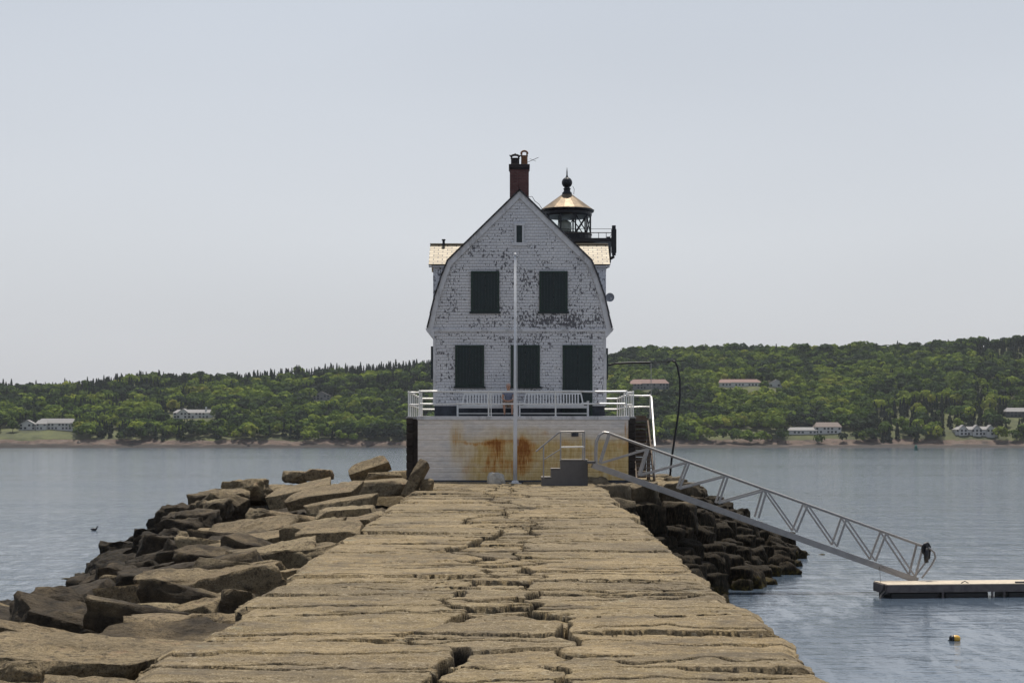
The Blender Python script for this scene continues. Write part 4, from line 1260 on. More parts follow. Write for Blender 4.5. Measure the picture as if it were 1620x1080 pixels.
# ------------------------------------------------------------------ benches
def bench(px0, px1, label):
    x0, x1 = X(px0,73.8), X(px1,73.8); L = x1-x0
    b = empty('bench', ((x0+x1)/2, 73.8, DK)); tag(b, label, 'bench', 'white slatted benches on the deck')
    h = L/2
    for q in (-1, 1):
        for y_ in (-.26, .2):
            top = .66 if y_ < 0 else .52
            MB().box(q*(h-.03)-.035, q*(h-.03)+.035, y_-.035, y_+.035, 0, top).build('leg', M['white_wood'], b)
        MB().box(q*(h-.03)-.05, q*(h-.03)+.05, -.32, .26, .661, .70).build('armrest', M['white_wood'], b, bevel=.01)
    s = MB()
    for k in range(5): s.box(-h+.01, h-.01, -.29+k*.105, -.29+k*.105+.09, .46, .49)
    s.box(-h+.01, h-.01, -.25, -.22, .38, .458)
    s.build('seat', M['white_wood'], b)
    MB().box(-h+.04, h-.04, .17, .22, .12, .18).build('stretcher', M['white_wood'], b)
    k_ = MB(); bh = h-.32
    lean = lambda z: .22+(z-.5)*.22
    n = int(bh*2/.125)
    for i in range(n+1):
        x_ = -bh+2*bh*i/n
        sl_ = (.10 if i == 0 else -.10 if i == n else 0)
        k_.bar((x_-sl_, lean(.5), .5), (x_, lean(1.02), 1.02), .062, .025, (0,1,0))
    k_.bar((-bh-.02, lean(1.05), 1.05), (bh+.02, lean(1.05), 1.05), .05, .075)
    k_.bar((-bh-.10, lean(.53), .53), (bh+.10, lean(.53), .53), .05, .06)
    for q in (-1, 1): k_.bar((q*(h-.03), .19, .64), (q*(bh), .22, .62), .04, .04)
    k_.build('backrest', M['white_wood'], b)
bench(723, 819, 'white slatted bench left of the flagpole with the person on its end')
bench(821, 931, 'white slatted bench right of the flagpole, empty, in front of the door')

# ------------------------------------------------------------------ flagpole, stone, metal steps
fx, fy = X(815,70.4), 70.4; fz = float(path_z(70.4))
fp = empty('flagpole', (fx, fy, fz)); tag(fp, 'tall white flagpole standing on the walk in front of the pier', 'flagpole')
Hh = Z(404,70.4)-fz
MB().tube([(0,0,0),(0,0,Hh*.22),(0,0,Hh*.45),(0,0,Hh)], [.088,.080,.062,.040], 14).build('pole', M['pole_paint'], fp, smooth=True)
MB().lathe([(.27,0),(.27,.03),(.16,.045),(.14,.12),(.12,.14)], (0,0,-.02), 20).build('base_flange', M['pole_paint'], fp)
MB().lathe([(.05,0),(.07,.02),(.07,.07),(.02,.1)], (0,0,Hh), 12).build('cap', M['pole_paint'], fp)
MB().tube([(.12,-.02,1.6),(.10,-.02,Hh*.5),(.055,-.02,Hh)], .008, 5).build('halyard', M['pole_paint'], fp)
boulder(773, 747, 797, 764.5, 'single rounded pale stone lying on the walk left of the flagpole foot', seed=140, d=69.5, n=14, rnd=.8, m=simple('pale_beach_stone', (.40,.38,.33), .85, 0, .3, 7, .4), tilt=(0,0), rough=.05)

gs = empty('metal_steps', (X(893,68), 68, float(path_z(68))))
tag(gs, 'dull grey portable metal steps with a pipe handrail at the head of the gangway', 'steps')
z0 = float(path_z(68))-.03
def sX(p): return X(p,68)
def sZ(p): return Z(p,68)
blk_ = MB().prism([(sX(857),z0),(sX(930),z0),(sX(930),sZ(728)),(sX(887),sZ(728)),(sX(887),sZ(742)),(sX(872),sZ(742)),(sX(872),sZ(755.5)),(sX(857),sZ(755.5))], 68, 69.2)
part(blk_, 'step_block', M['grey_steel'], gs, bevel=.01)
td = MB()
for a_, b_, c_ in ((856.5,872.5,755),(871.5,887.5,741.5),(886.5,931,727.5)): td.box(sX(a_), sX(b_), 67.97, 69.23, sZ(c_)+.005, sZ(c_)+.03)
part(td, 'tread', M['aluminium'], gs)
yr_ = 68.06
part(MB().tube([(sX(848),yr_,sZ(714)),(sX(866),yr_,sZ(699)),(sX(884),yr_,sZ(684)),(sX(887),yr_,sZ(683)),(sX(924.5),yr_,sZ(682.5))], .034, 8), 'handrail', M['aluminium'], gs)
for a_, b_, c_ in ((860,704,756),(887,683,728),(925,682.5,728)):
    part(MB().tube([(sX(a_),yr_,sZ(b_)),(sX(a_),yr_,sZ(c_))], .03, 8).lathe([(.07,0),(.07,.02),(.03,.03)], (sX(a_),yr_,sZ(c_)), 8), 'post', M['aluminium'], gs)
part(MB().tube([(sX(860),yr_,sZ(727)),(sX(887),yr_,sZ(710))], .024, 8), 'mid_rail', M['aluminium'], gs)
part(MB().tube([(sX(887),yr_,sZ(707)),(sX(925),yr_,sZ(706.5))], .03, 8), 'mid_rail', M['white_metal'], gs)
part(MB().tube([(sX(924),68.06,sZ(683)),(sX(924),69.1,sZ(683)),(sX(924),69.1,sZ(728))], .028, 8), 'end_rail', M['aluminium'], gs)

# ------------------------------------------------------------------ gangway
gw = empty('gangway', tuple(P(938,735,67)))
tag(gw, 'long aluminium truss gangway sloping from the metal steps down to the float', 'gangway')
def gd(x): return 67 - (x-938)/(1452-938)*1.4
def G(x, y, off=0):
    p = P(x, y, gd(x)); p.y += off; return p
bot = [(950,733),(1013,752),(1075,773),(1137,796),(1200,819),(1260,841),(1324,864),(1385,887),(1448,912)]
top = [(965,686),(1026,710),(1091,731),(1152,752.5),(1213,775),(1278,798),(1339,820.5),(1402,843),(1461,861)]
for side, off in (('near',0),('far',1.05)):
    part(MB().bar(G(938,735.5,off), G(1452,918,off), .07, .24), 'bottom_chord', M['aluminium'], gw)
    hoop = [(944,739),(943.5,715),(944.5,698),(949,688),(956,683.5),(963,684.5),(972,688)]
    part(MB().tube([G(*q, off) for q in hoop] + [G(1455,861,off), G(1470,866.5,off), G(1478,873,off), G(1480,881,off), G(1474,893,off), G(1458,914,off)], .042, 8), 'top_rail', M['aluminium'], gw)
    for i in range(9):
        part(MB().bar(G(*bot[i], off), G(*top[i], off), .08, .07, (0,1,0)), 'upright', M['aluminium'], gw)
    for i in range(8):
        a_, b_ = (bot[i], top[i+1]) if i < 4 else (top[i], bot[i+1])
        part(MB().bar(G(*a_, off), G(*b_, off), .065, .06, (0,1,0)), 'diagonal', M['aluminium'], gw)
part(MB().add([G(940,736,.05), G(1452,916,.05), G(1452,916,1.0), G(940,736,1.0), G(940,734.5,.05), G(1452,914.5,.05), G(1452,914.5,1.0), G(940,734.5,1.0)],
              [(3,2,1,0),(4,5,6,7),(0,1,5,4),(1,2,6,5),(2,3,7,6),(3,0,4,7)]), 'walking_surface', M['aluminium'], gw)
part(MB().box(sX(928), X(942,67), 66.95, 68.1, Z(733,67), Z(729,67)), 'hinge_plate', M['grey_steel'], gw)
# black rope coiled over the lower end of the rail
rp = MB(); r_ = random.Random(4)
for k in range(5):
    x_ = 1462+k*1.7
    pts = []
    for j in range(13):
        t_ = j/12*2*math.pi
        pts.append(G(x_+3.0*math.cos(t_)+r_.uniform(-.7,.7), 868+k*.9+(10+k*1.6)*math.sin(t_)*.8+r_.uniform(-1,1), -.06+.03*k))
    rp.tube(pts, .05, 6, closed=True)
rp.tube([G(1466,866,-.08), G(1464,880,-.1), G(1465,889,-.08)], .09, 6)
tag(rp.build('rope_coil', M['black_rubber'], smooth=True), 'black rope coiled over the lower end of the gangway rail', 'rope')

# ------------------------------------------------------------------ landing float
fl = empty('landing_float', (X(1404,63.7), 63.7, 0), R(6))
tag(fl, 'low wooden landing float on dark drums at the foot of the gangway', 'float')
FL, FW = 17.0, 1.6
dkb = MB(); k = 0.0
while k < FL:
    dkb.box(k, k+.135, -.04, FW+.04, .50, .535); k += .145
dkb.build('deck', M['float_deck'], fl)
MB().box(-.01, FL, -.03, .03, .22, .495).build('front_fascia', M['float_wood'], fl)
MB().box(-.01, FL, FW-.03, FW+.03, .22, .495).build('back_fascia', M['float_wood'], fl)
MB().box(-.05, .02, .035, FW-.035, .16, .495).build('end_fascia', M['float_wood'], fl)
MB().box(.3, FL, .7, .8, .16, .49).box(.3, FL, 1.3, 1.4, .16, .49).build('joists', M['float_wood'], fl)
for a_, b_ in ((.15,2.1),(2.35,4.1),(4.9,6.5),(6.9,9),(9.3,11),(11.6,13.6),(14,16.8)):
    MB().box(a_, b_, .08, FW-.08, -.35, .215).build('drum', M['float_drum'], fl, bevel=.06)
pw = MB()
for a_ in (2.22, 4.22, 4.7, 6.68, 9.15): pw.box(a_-.04, a_+.04, -.015, .04, -.1, .22)
pw.build('brace', M['float_wood'], fl)
MB().box(1.3, 1.7, -.055, -.031, .3, .36).box(5.2, 5.6, .1, .16, .537, .6).tube([(3.05,.25,.54),(3.2,.25,.62),(3.35,.25,.54)], .02, 6).build('cleat', M['grey_steel'], fl)
ch_ = MB().tube([Vector((-.25,.2,-.1)), Vector((-.12,.2,.3)), Vector((-.03,.25,.5))], .05, 6)
ch_.tube([Vector((-.3,.0,-.05)), Vector((-.2,.1,.1)), Vector((-.05,.1,.25))], .07, 6)
ch_.build('chain', M['float_drum'], fl)
wr = MB().tube([G(1392,894,.05), P(1393,922,64.6)], .010, 5).tube([G(1392,894,.05), P(1432,916,64.6)], .006, 4)
tag(wr.build('mooring_line', M['black_rubber']), 'thin line hanging from the gangway to the end of the float', 'line')

# ------------------------------------------------------------------ small things on the water
def m_flat(name, c, rough=.5): return simple(name, c, rough, 0, .15, 5, .05)
by = empty('mooring_buoy', (X(1511,50.2), 50.2, 0)); tag(by, 'small yellow mooring buoy with a dark end floating at the lower right', 'buoy')
pr_ = [(.02,-.15),(.07,-.14),(.10,-.10),(.115,-.03),(.115,.05),(.10,.11),(.06,.15),(.02,.155)]
b_ = MB().lathe(pr_, (0,0,0), 16)
b_.v = [(z*1.0+.0, y, x*1.0+.06) for x, y, z in b_.v]
b_.build('float_body', m_flat('yellow_buoy_plastic', (.62,.36,.05), .35), by, smooth=True)
b2 = MB().lathe([(.02,-.17),(.08,-.165),(.12,-.12),(.125,-.055),(.12,-.05)], (0,0,0), 16); b2.v = [(z, y, x+.055) for x, y, z in b2.v]
b2.build('end_cap', M['float_drum'], by, smooth=True)
MB().tube([(-.17,0,.03),(-.24,0,-.02)], .015, 6).build('ring', M['float_drum'], by)
gd_ = 1060
gb = MB().lathe([(.9,-.6),(1.1,.2),(1.0,1.2),(.95,2.6),(.5,3.3),(.12,3.4),(.1,3.9)], (X(1449,gd_), gd_, 0), 14)
tag(gb.build('channel_buoy', m_flat('green_buoy_paint', (.01,.10,.07), .5)), 'distant green channel buoy off the right shore', 'buoy')
bd = empty('sea_bird', (X(149,112), 112, 0)); tag(bd, 'small dark diving bird swimming off the left rocks', 'bird')
def ellip(c, r_, n=12, m_=8):
    b = MB()
    pr = [(math.sin(math.pi*(i+.3)/(m_+.6)), -math.cos(math.pi*(i+.3)/(m_+.6))) for i in range(m_+1)]
    b.lathe(pr, (0,0,0), n); b.v = [(c[0]+z*r_[0], c[1]+y*r_[1], c[2]+x*r_[2]) for x, y, z in b.v]
    return b
bb = MB().tube([(-.26,0,.10),(-.2,0,.09),(-.05,0,.07),(.1,0,.08),(.16,0,.12),(.19,0,.2),(.21,0,.27),(.25,0,.28),(.27,0,.275)], [.012,.05,.10,.085,.05,.035,.045,.035,.015], 10)
bb.build('body', m_flat('dark_plumage', (.02,.02,.025), .6), bd, smooth=True)
MB().tube([(.265,0,.275),(.34,0,.262)], [.014,.004], 6).build('bill', m_flat('grey_bill', (.15,.14,.12), .5), bd)
MB().tube([(-.15,.05,.12),(.0,.085,.12),(.08,.07,.1)], [.01,.035,.01], 8).tube([(-.15,-.05,.12),(.0,-.085,.12),(.08,-.07,.1)], [.01,.035,.01], 8).build('wing', m_flat('brown_wing', (.04,.036,.035), .6), bd, smooth=True)

# ------------------------------------------------------------------ the person on the bench
def skin_mesh(name, verts, edges, radii, m, parent, sub=2, root=0):
    me = bpy.data.meshes.new(name)
    bm = bmesh.new(); sk_ = bm.verts.layers.skin.verify()
    vs = [bm.verts.new(v) for v in verts]
    for a_, b_ in edges: bm.edges.new((vs[a_], vs[b_]))
    for i, v in enumerate(vs):
        r_ = radii[i]; v[sk_].radius = r_ if isinstance(r_, tuple) else (r_, r_); v[sk_].use_root = (i == root)
    bm.to_mesh(me); bm.free()
    me.materials.append(m)
    o = bpy.data.objects.new(name, me); COL.objects.link(o)
    s_ = o.modifiers.new('skin', 'SKIN'); s_.use_smooth_shade = True
    if sub:
        q = o.modifiers.new('sub', 'SUBSURF'); q.levels = sub; q.render_levels = sub
    if parent: o.parent = parent
    return o
pe = empty('person', (X(804.2,73.5), 73.62, DK)); pe.scale = (1.06,)*3
tag(pe, 'person in a grey-blue t-shirt and shorts seated on the bench with forearms on the thighs', 'person')
skinm = simple('tanned_skin', (.50,.27,.17), .55, 0, .1, 8, .02)
shirt = simple('grey_blue_cotton', (.21,.23,.30), .85, 0, .15, 10, .1)
shorts = simple('tan_cotton_shorts', (.33,.24,.17), .85, 0, .15, 10, .1)
hairm = simple('short_greying_red_hair', (.50,.34,.27), .8, 0, .2, 20, .2)
shoe = simple('dark_shoe', (.02,.02,.025), .6, 0, .2)
# camera is towards -y; x to the right
Vb = []; Eb = []; Rb_ = []
def J(p, r_, frm=None):
    Vb.append(p); Rb_.append(r_)
    if frm is not None: Eb.append((frm, len(Vb)-1))
    return len(Vb)-1
pel = J((0,.02,.56), (.17,.13)); sp1 = J((0,-.01,.72), (.145,.11), pel); sp2 = J((0,-.05,.90), (.165,.115), sp1); sp3 = J((0,-.085,1.03), (.13,.10), sp2)
nk = J((0,-.11,1.11), .055, sp3); hd0 = J((.0,-.135,1.19), .075, nk); hd1 = J((.0,-.14,1.265), (.085,.095), hd0); hd2 = J((.0,-.13,1.325), (.07,.08), hd1)
for s in (-1, 1):
    sh = J((s*.19,-.075,1.01), .062, sp3); el = J((s*.255,-.16,.76), .045, sh); wr_ = J((s*(.10 if s > 0 else .13),-.37,.665), .030, el)
    pm = J((s*(.05 if s > 0 else .08),-.42,.655), (.036,.022), wr_)
    for f_ in range(4):
        bx = pm; dx = -s*.010
        q = J((s*.035-s*.0+ (f_-1.5)*.019 - s*.01, -.47-.004*f_, .645), .0095, pm)
        q2 = J((s*.02+(f_-1.5)*.019 - s*.02, -.50-.003*(f_%2), .625), .0085, q)
    th = J((s*.055-s*.045, -.425, .675), .010, pm); J((s*.055-s*.07, -.45, .68), .009, th)
    hp = J((s*.10,-.02,.54), .095, pel); kn = J((s*(.19 if s < 0 else .16),-.44,.53), .062, hp); cf = J((s*(.17 if s < 0 else .16),-.43,.35), .052, kn)
    ak = J((s*.155,-.42,.09), .034, cf); ft = J((s*.16,-.52,.045), .032, ak); J((s*.165,-.60,.035), .028, ft)
skin_mesh('body', Vb, Eb, Rb_, skinm, pe, 1, pel)
# clothes
skin_mesh('shirt', [(0,.02,.60),(0,-.01,.74),(0,-.05,.90),(0,-.08,1.02),(0,-.10,1.075),(-.18,-.075,1.015),(-.225,-.125,.90),(.18,-.075,1.015),(.225,-.125,.90)],
          [(0,1),(1,2),(2,3),(3,4),(3,5),(5,6),(3,7),(7,8)], [(.185,.15),(.17,.135),(.185,.14),(.15,.12),.075,.085,.072,.085,.072], shirt, pe, 1)
skin_mesh('shorts', [(0,.02,.57),(-.10,-.03,.545),(-.165,-.33,.545),(.10,-.03,.545),(.145,-.33,.545)], [(0,1),(1,2),(0,3),(3,4)], [(.19,.15),.115,.098,.115,.098], shorts, pe, 1)
hr = ellip((0,-.115,1.33), (.088,.10,.085)); hr.build('hair', hairm, pe, smooth=True)
fc = MB()
fc.tube([(0,-.235,1.285),(0,-.258,1.262),(0,-.238,1.252)], [.008,.014,.010], 8)
for s in (-1, 1): fc.v += ellip((s*.088,-.13,1.27), (.012,.022,.03)).v and []
fc.build('nose', skinm, pe, smooth=True)
ey = MB()
for s in (-1, 1):
    e_ = ellip((s*.032,-.226,1.288), (.014,.008,.007)); n0 = len(ey.v); ey.v += e_.v; ey.f += [tuple(i+n0 for i in f) for f in e_.f]
ey.build('eyes', shoe, pe, smooth=True)
MB().tube([(-.026,-.228,1.228),(0,-.236,1.226),(.026,-.228,1.228)], .006, 6).build('mouth', simple('lips', (.22,.08,.07), .6), pe)
for s in (-1, 1):
    ellip((s*.087,-.13,1.268), (.012,.022,.032)).build('ear', skinm, pe, smooth=True)
    ellip((s*.163,-.53,.045), (.05,.125,.048)).build('shoe', shoe, pe, smooth=True)

# ------------------------------------------------------------------ far shore
D0 = 1440.0
SKY = [(-500,612),(-200,608),(0,603),(60,606),(130,600),(200,592),(260,589),(340,590),(430,586),(520,580),(600,577),(650,572),(690,567),(760,566),(860,570),(930,572),(960,560),(1000,549),
       (1040,545),(1100,549),(1150,544),(1220,549),(1300,548),(1360,545),(1420,546),(1480,542),(1540,538),(1620,535),(1850,528),(2200,530)]
skx = np.array([a for a, b in SKY], float); sky_ = np.array([b for a, b in SKY], float)
RIDGE = 470.0; TREE = 11.0
def hill(x, y):
    x = np.asarray(x, float); y = np.asarray(y, float)
    px = 810 + x/(D0+RIDGE)*F
    zr = CZ + (HY-np.interp(px, skx, sky_))/F*(D0+RIDGE) - TREE
    sh = D0 + (fbm(x*.012, 0*x, 3, 501)-.5)*16
    s = (y-sh)/RIDGE
    right = 1/(1+np.exp(-(x-60)/20.))
    bl = 9*(1-right) + 7.0*right
    beach = np.clip((y-sh)/(22 + 26*right), -.6, 1)*bl*(.75+.5*fbm(x*.03, 0*x, 3, 502))
    up = np.clip((y-sh-25)/(RIDGE-25), 0, 1)
    z = beach + np.maximum(0, zr-bl)*up**.92
    z = z - np.clip(s-1.0, 0, 1)*60
    z = z + (fbm(x*.012, y*.012, 4, 503)-.5)*9*np.clip(up*4, 0, 1)
    return z + np.where((y-sh) < 24, (fbm(x*.15, y*.2, 3, 504)-.5)*2.4*(1-right*.6), 0)
xs = np.linspace(-1300, 1500, 900); ys = np.concatenate([np.linspace(1415, 1480, 40), np.linspace(1483, 2300, 190)])
Yh, Xh = np.meshgrid(ys, xs, indexing='ij')
Zh = hill(Xh, Yh)
g = N('shore_ground')
wob = g.math('ADD', g.sepz('World', 2), g.rng(g.noise(1, 4, .7, g.vec((.03,.05,.1), 'World')), .3, .7, -2.0, 2.0))
rk = g.ramp(g.noise(1, 5, .75, g.vec((.09,.1,.25), 'World')), [(.36, (.035,.026,.021)), (.52, (.105,.070,.052)), (.70, (.165,.135,.108))])
col = g.mix(g.rng(wob, 2.0, 3.4), (.028,.022,.018), rk)
gr = g.ramp(g.noise(1, 4, .7, g.vec((.05,.03,.1), 'World')), [(.35, (.035,.042,.014)), (.65, (.085,.095,.026))])
col = g.mix(g.rng(wob, 6.6, 7.6), col, gr)
hm = np_mesh('hill', np.stack([Xh, Yh, Zh], -1).reshape(-1,3), grid_faces(*Xh.shape)[:, ::-1], g.done(col, .95))
tag(hm, 'long low hill of the far shore with a rocky brown beach at its foot', 'hill', kind='structure')

# houses: (x0, x1, ytop, ybase, label, kind)
HS = [(30,56,664,680,'far small white cottage at the far left of the shore','white',0),
      (58,119,661,680,'long white two storey shore house on the lawn at the far left','white',1),
      (274,336,645,662,'white house with a broad grey roof among the trees above the left shore','white',2),
      (495,522,619,633,'grey wooden house high among trees, left of the lighthouse','grey',0),
      (997,1058,599,616,'grey house with a red roof on the slope just right of the lighthouse','grey_red',1),
      (1136,1204,599,612,'long white house with a red roof on the right slope','white_red',1),
      (1217,1241,600,613,'small white gabled cottage beside the long red roofed house','white',0),
      (1248,1292,675,687,'low white house on the shore lawn left of the taller one','white',0),
      (1290,1331,667,686,'taller shore house with a brown roof on the right lawn','white_brown',0),
      (1512,1578,671,689,'white shore house with several gables near the right edge','white',3),
      (1592,1640,644,660,'dark grey house half hidden in trees at the right picture edge','dark',0)]
wallm = {'white': simple('far_white_walls', (.50,.50,.48), .8, 0, .05, .3, 0), 'grey': simple('far_grey_walls', (.18,.18,.18), .8, 0, .05, .3, 0), 'dark': simple('far_dark_walls', (.055,.06,.06), .8, 0, .05, .3, 0)}
roofm = {'grey': simple('far_grey_roof', (.22,.215,.21), .8, 0, .1, .3, 0), 'red': simple('far_red_roof', (.19,.11,.09), .8, 0, .1, .3, 0), 'brown': simple('far_brown_roof', (.16,.125,.105), .8, 0, .1, .3, 0)}
winm = simple('far_window_glass', (.03,.035,.04), .15, 0, .1, .3, 0)
HB = []
for x0, x1, yt, yb, lb, kd, style in HS:
    xm = (x0+x1)/2
    d = D0+20
    while d < D0+RIDGE and (CZ+(HY-yb)/F*d) > float(hill(np.array([(xm-810)/F*d]), np.array([d]))[0]): d += 1
    zb = CZ+(HY-yb)/F*d; W = (x1-x0)/F*d; H = (yb-yt)/F*d
    cx = (xm-810)/F*d
    HB.append((x0, x1, yt, yb, d, cx, W, zb))
    ho = empty('house', (cx, d, zb)); tag(ho, lb, 'house')
    wc = 'white' if kd.startswith('white') else 'dark' if kd == 'dark' else 'grey'
    rc = 'red' if 'red' in kd else 'brown' if 'brown' in kd else 'grey'
    dp = min(12, W*.6)
    wh = H*.56
    def gable(mbw, mbr, a, b, y0, y1, h, rh, front=False):
        mbw.box(a, b, y0, y1, -6, h)
        if front:
            m_ = (a+b)/2
            mbw.add([(a,y0,h),(b,y0,h),(m_,y0,h+rh),(a,y1,h),(b,y1,h),(m_,y1,h+rh)], [(0,1,2),(5,4,3)])
            e_ = .7
            mbr.add([(a-e_,y0-e_,h-.3),(m_,y0-e_,h+rh+.1),(m_,y1,h+rh+.1),(a-e_,y1,h-.3),(b+e_,y0-e_,h-.3),(b+e_,y1,h-.3),
                     (a-e_,y0-e_,h-.6),(m_,y0-e_,h+rh-.3),(b+e_,y0-e_,h-.6)], [(0,1,2,3),(1,4,5,2),(6,7,1,0),(7,8,4,1)])
        else:
            e_ = .7; ym = (y0+y1)/2
            mbr.add([(a-e_,y0-e_,h-.2),(b+e_,y0-e_,h-.2),(b-(b-a)*.08,ym,h+rh),(a+(b-a)*.08,ym,h+rh),(a-e_,y1+e_,h-.2),(b+e_,y1+e_,h-.2)],
                    [(0,1,2,3),(5,4,3,2),(0,3,4),(1,5,2),(0,4,5,1)])
    mw, mr_ = MB(), MB()
    if style == 0 and W < 18:
        gable(mw, mr_, -W/2, W/2, 0, dp, wh, H-wh, front=(kd != 'dark'))
    elif style == 2:
        gable(mw, mr_, -W/2, W/2, 0, dp, wh, H*.30)
        gable(mw, mr_, -W*.36, -W*.12, -2, dp, wh*1.05, H*.36, front=True)
        mw.box(W*.30, W*.34, 3, 5, 0, H*1.12)
    elif style == 3:
        gable(mw, mr_, -W/2, W/2, 0, dp, wh, H*.26)
        for q in (-.33, .0, .33): gable(mw, mr_, W*(q-.10), W*(q+.10), -1.5, dp*.6, wh, H*.40, front=True)
    else:
        gable(mw, mr_, -W/2, W/2, 0, dp, wh*1.05, H*.38)
        if style == 1: gable(mw, mr_, -W*.5, -W*.22, -2.5, dp*.7, wh*.95, H*.3)
    wo = mw.build('wall', wallm[wc], ho); mr_.build('roof', roofm[rc], ho)
    nwin = max(3, int(W/3.2)); rows_ = 2 if H > 9 else 1
    for r_ in range(rows_):
        for k in range(nwin):
            if (k*7+r_*3+int(x0)) % 4 == 0: continue
            cxw = -W/2+W*(k+.5)/nwin; zz = .8+r_*(wh/2) if rows_ == 2 else wh*.3
            yf_ = -.08 - (2.6 if style == 1 and cxw < -W*.2 else 2.1 if style == 2 and -W*.38 < cxw < -W*.10 else 1.6 if style == 3 and any(abs(cxw/W-q) < .12 for q in (-.33,0,.33)) else 0)
            MB().box(cxw-W/nwin*.28, cxw+W/nwin*.28, yf_, yf_+.05, zz, zz+min(1.9, wh*.42)).build('window', winm, ho)
lawns = [(0,118,681,690),(1110,1345,686,695),(262,350,657,676),(1500,1590,685,694)]

# ------------------------------------------------------------------ the wood: thousands of crowns on the hillside
def leafmat(name, pal, trans=.3):
    g = N(name)
    at = g.n('ShaderNodeAttribute', attribute_name='tint')
    col = g.ramp(at.outputs['Fac'], pal)
    col = g.mix(g.rng(g.noise(1, 3, .6, g.vec((.02,.02,.04), 'World')), .4, .65, 0, .45), col, (.030,.045,.016))
    m_ = g.done(col, .85, spec=.1)
    tr = g.n('ShaderNodeBsdfTranslucent'); ad = g.n('ShaderNodeMixShader'); ad.inputs[0].default_value = trans
    g.l(col, tr.inputs[0]); g.l(g.b.outputs[0], ad.inputs[1]); g.l(tr.outputs[0], ad.inputs[2])
    g.l(ad.outputs[0], g.t.nodes['Material Output'].inputs[0])
    return m_
leafM = leafmat('wood_foliage', [(0, (.014,.024,.014)), (.2, (.022,.040,.018)), (.38, (.050,.090,.016)), (.6, (.125,.182,.024)), (.82, (.23,.29,.035)), (1, (.29,.28,.055))])
barkM = simple('grey_bark', (.10,.085,.07), .9, 0, .2, 1, 0)
r = np.random.default_rng(77)
# crown templates: small randomly turned leaf-clump faces
def tmpl_round(n, seed, slim=1.0):
    q = np.random.default_rng(seed)
    # a few lobes
    lobes = np.array([[0,0,.62,.36]] + [[q.uniform(-.26,.26), q.uniform(-.26,.26), q.uniform(.38,.78), q.uniform(.20,.30)] for _ in range(7)])
    C = []; Nn = []
    for i in range(n):
        L = lobes[q.integers(len(lobes))]
        v = q.normal(size=3); v /= np.linalg.norm(v); v[2] = v[2] if v[2] > -.45 else -v[2]
        C.append([L[0]+v[0]*L[3], L[1]+v[1]*L[3], L[2]+v[2]*L[3]*.85]); Nn.append(v + q.normal(size=3)*.28)
    return np.array(C), np.array(Nn), q.uniform(.055, .10, n)
def tmpl_fir(n, seed):
    q = np.random.default_rng(seed)
    C = []; Nn = []; Sz = []
    for i in range(n):
        h = q.uniform(.06, 1.0)**.9; a = q.uniform(0, 2*math.pi)
        rad = (1-h)*.24*(.75+.35*math.sin(h*38)) * q.uniform(.7,1.05) + .008
        C.append([math.cos(a)*rad, math.sin(a)*rad, h]); Nn.append([math.cos(a), math.sin(a), .8+q.uniform(-.4,.4)]); Sz.append(.035+.05*(1-h))
    return np.array(C), np.array(Nn), np.array(Sz)
def crown(T, pos, hgt, wid, tint, rot, q):
    """quads of one crown -> verts (n*4,3), tint per face"""
    C, Nn, Sz = T
    c, s = math.cos(rot), math.sin(rot)
    Rm = np.array([[c,-s,0],[s,c,0],[0,0,1]])
    Cw = C @ Rm.T * np.array([wid, wid, hgt]) + pos
    n = Nn @ Rm.T; n /= np.linalg.norm(n, axis=1, keepdims=True)
    t = np.cross(n, q.normal(size=n.shape)); t /= np.linalg.norm(t, axis=1, keepdims=True); b = np.cross(n, t)
    s_ = (Sz*(wid*.5+hgt*.5)*1.15)[:, None]
    V = np.stack([Cw-t*s_-b*s_*.7, Cw+t*s_*.8-b*s_, Cw+t*s_+b*s_*.8, Cw-t*s_*.7+b*s_], 1)
    tt = np.clip(tint + q.normal(size=len(C))*.05, 0, 1)
    return V.reshape(-1, 3), np.repeat(tt, 4)
TR = [tmpl_round(120, s) for s in range(6)]; TF = [tmpl_fir(95, s+20) for s in range(4)]
def make_crowns(items, name, label=None, cat=None, kind=None, parent=None, group=None, m=None):
    Vs = []; Ts = []
    for (T, pos, hgt, wid, tint, rot) in items:
        V, t = crown(T, np.array(pos), hgt, wid, tint, rot, r); Vs.append(V); Ts.append(t)
    V = np.concatenate(Vs); t = np.concatenate(Ts)
    Fq = np.arange(len(V)).reshape(-1, 4)
    o = np_mesh(name, V, Fq, m or leafM, parent)
    a = o.data.attributes.new('tint', 'FLOAT', 'POINT'); a.data.foreach_set('value', t.astype(np.float32))
    if label: tag(o, label, cat, group, kind)
    return o
items = []; single = []
step = 8.4
gy = D0+20
ri = 0
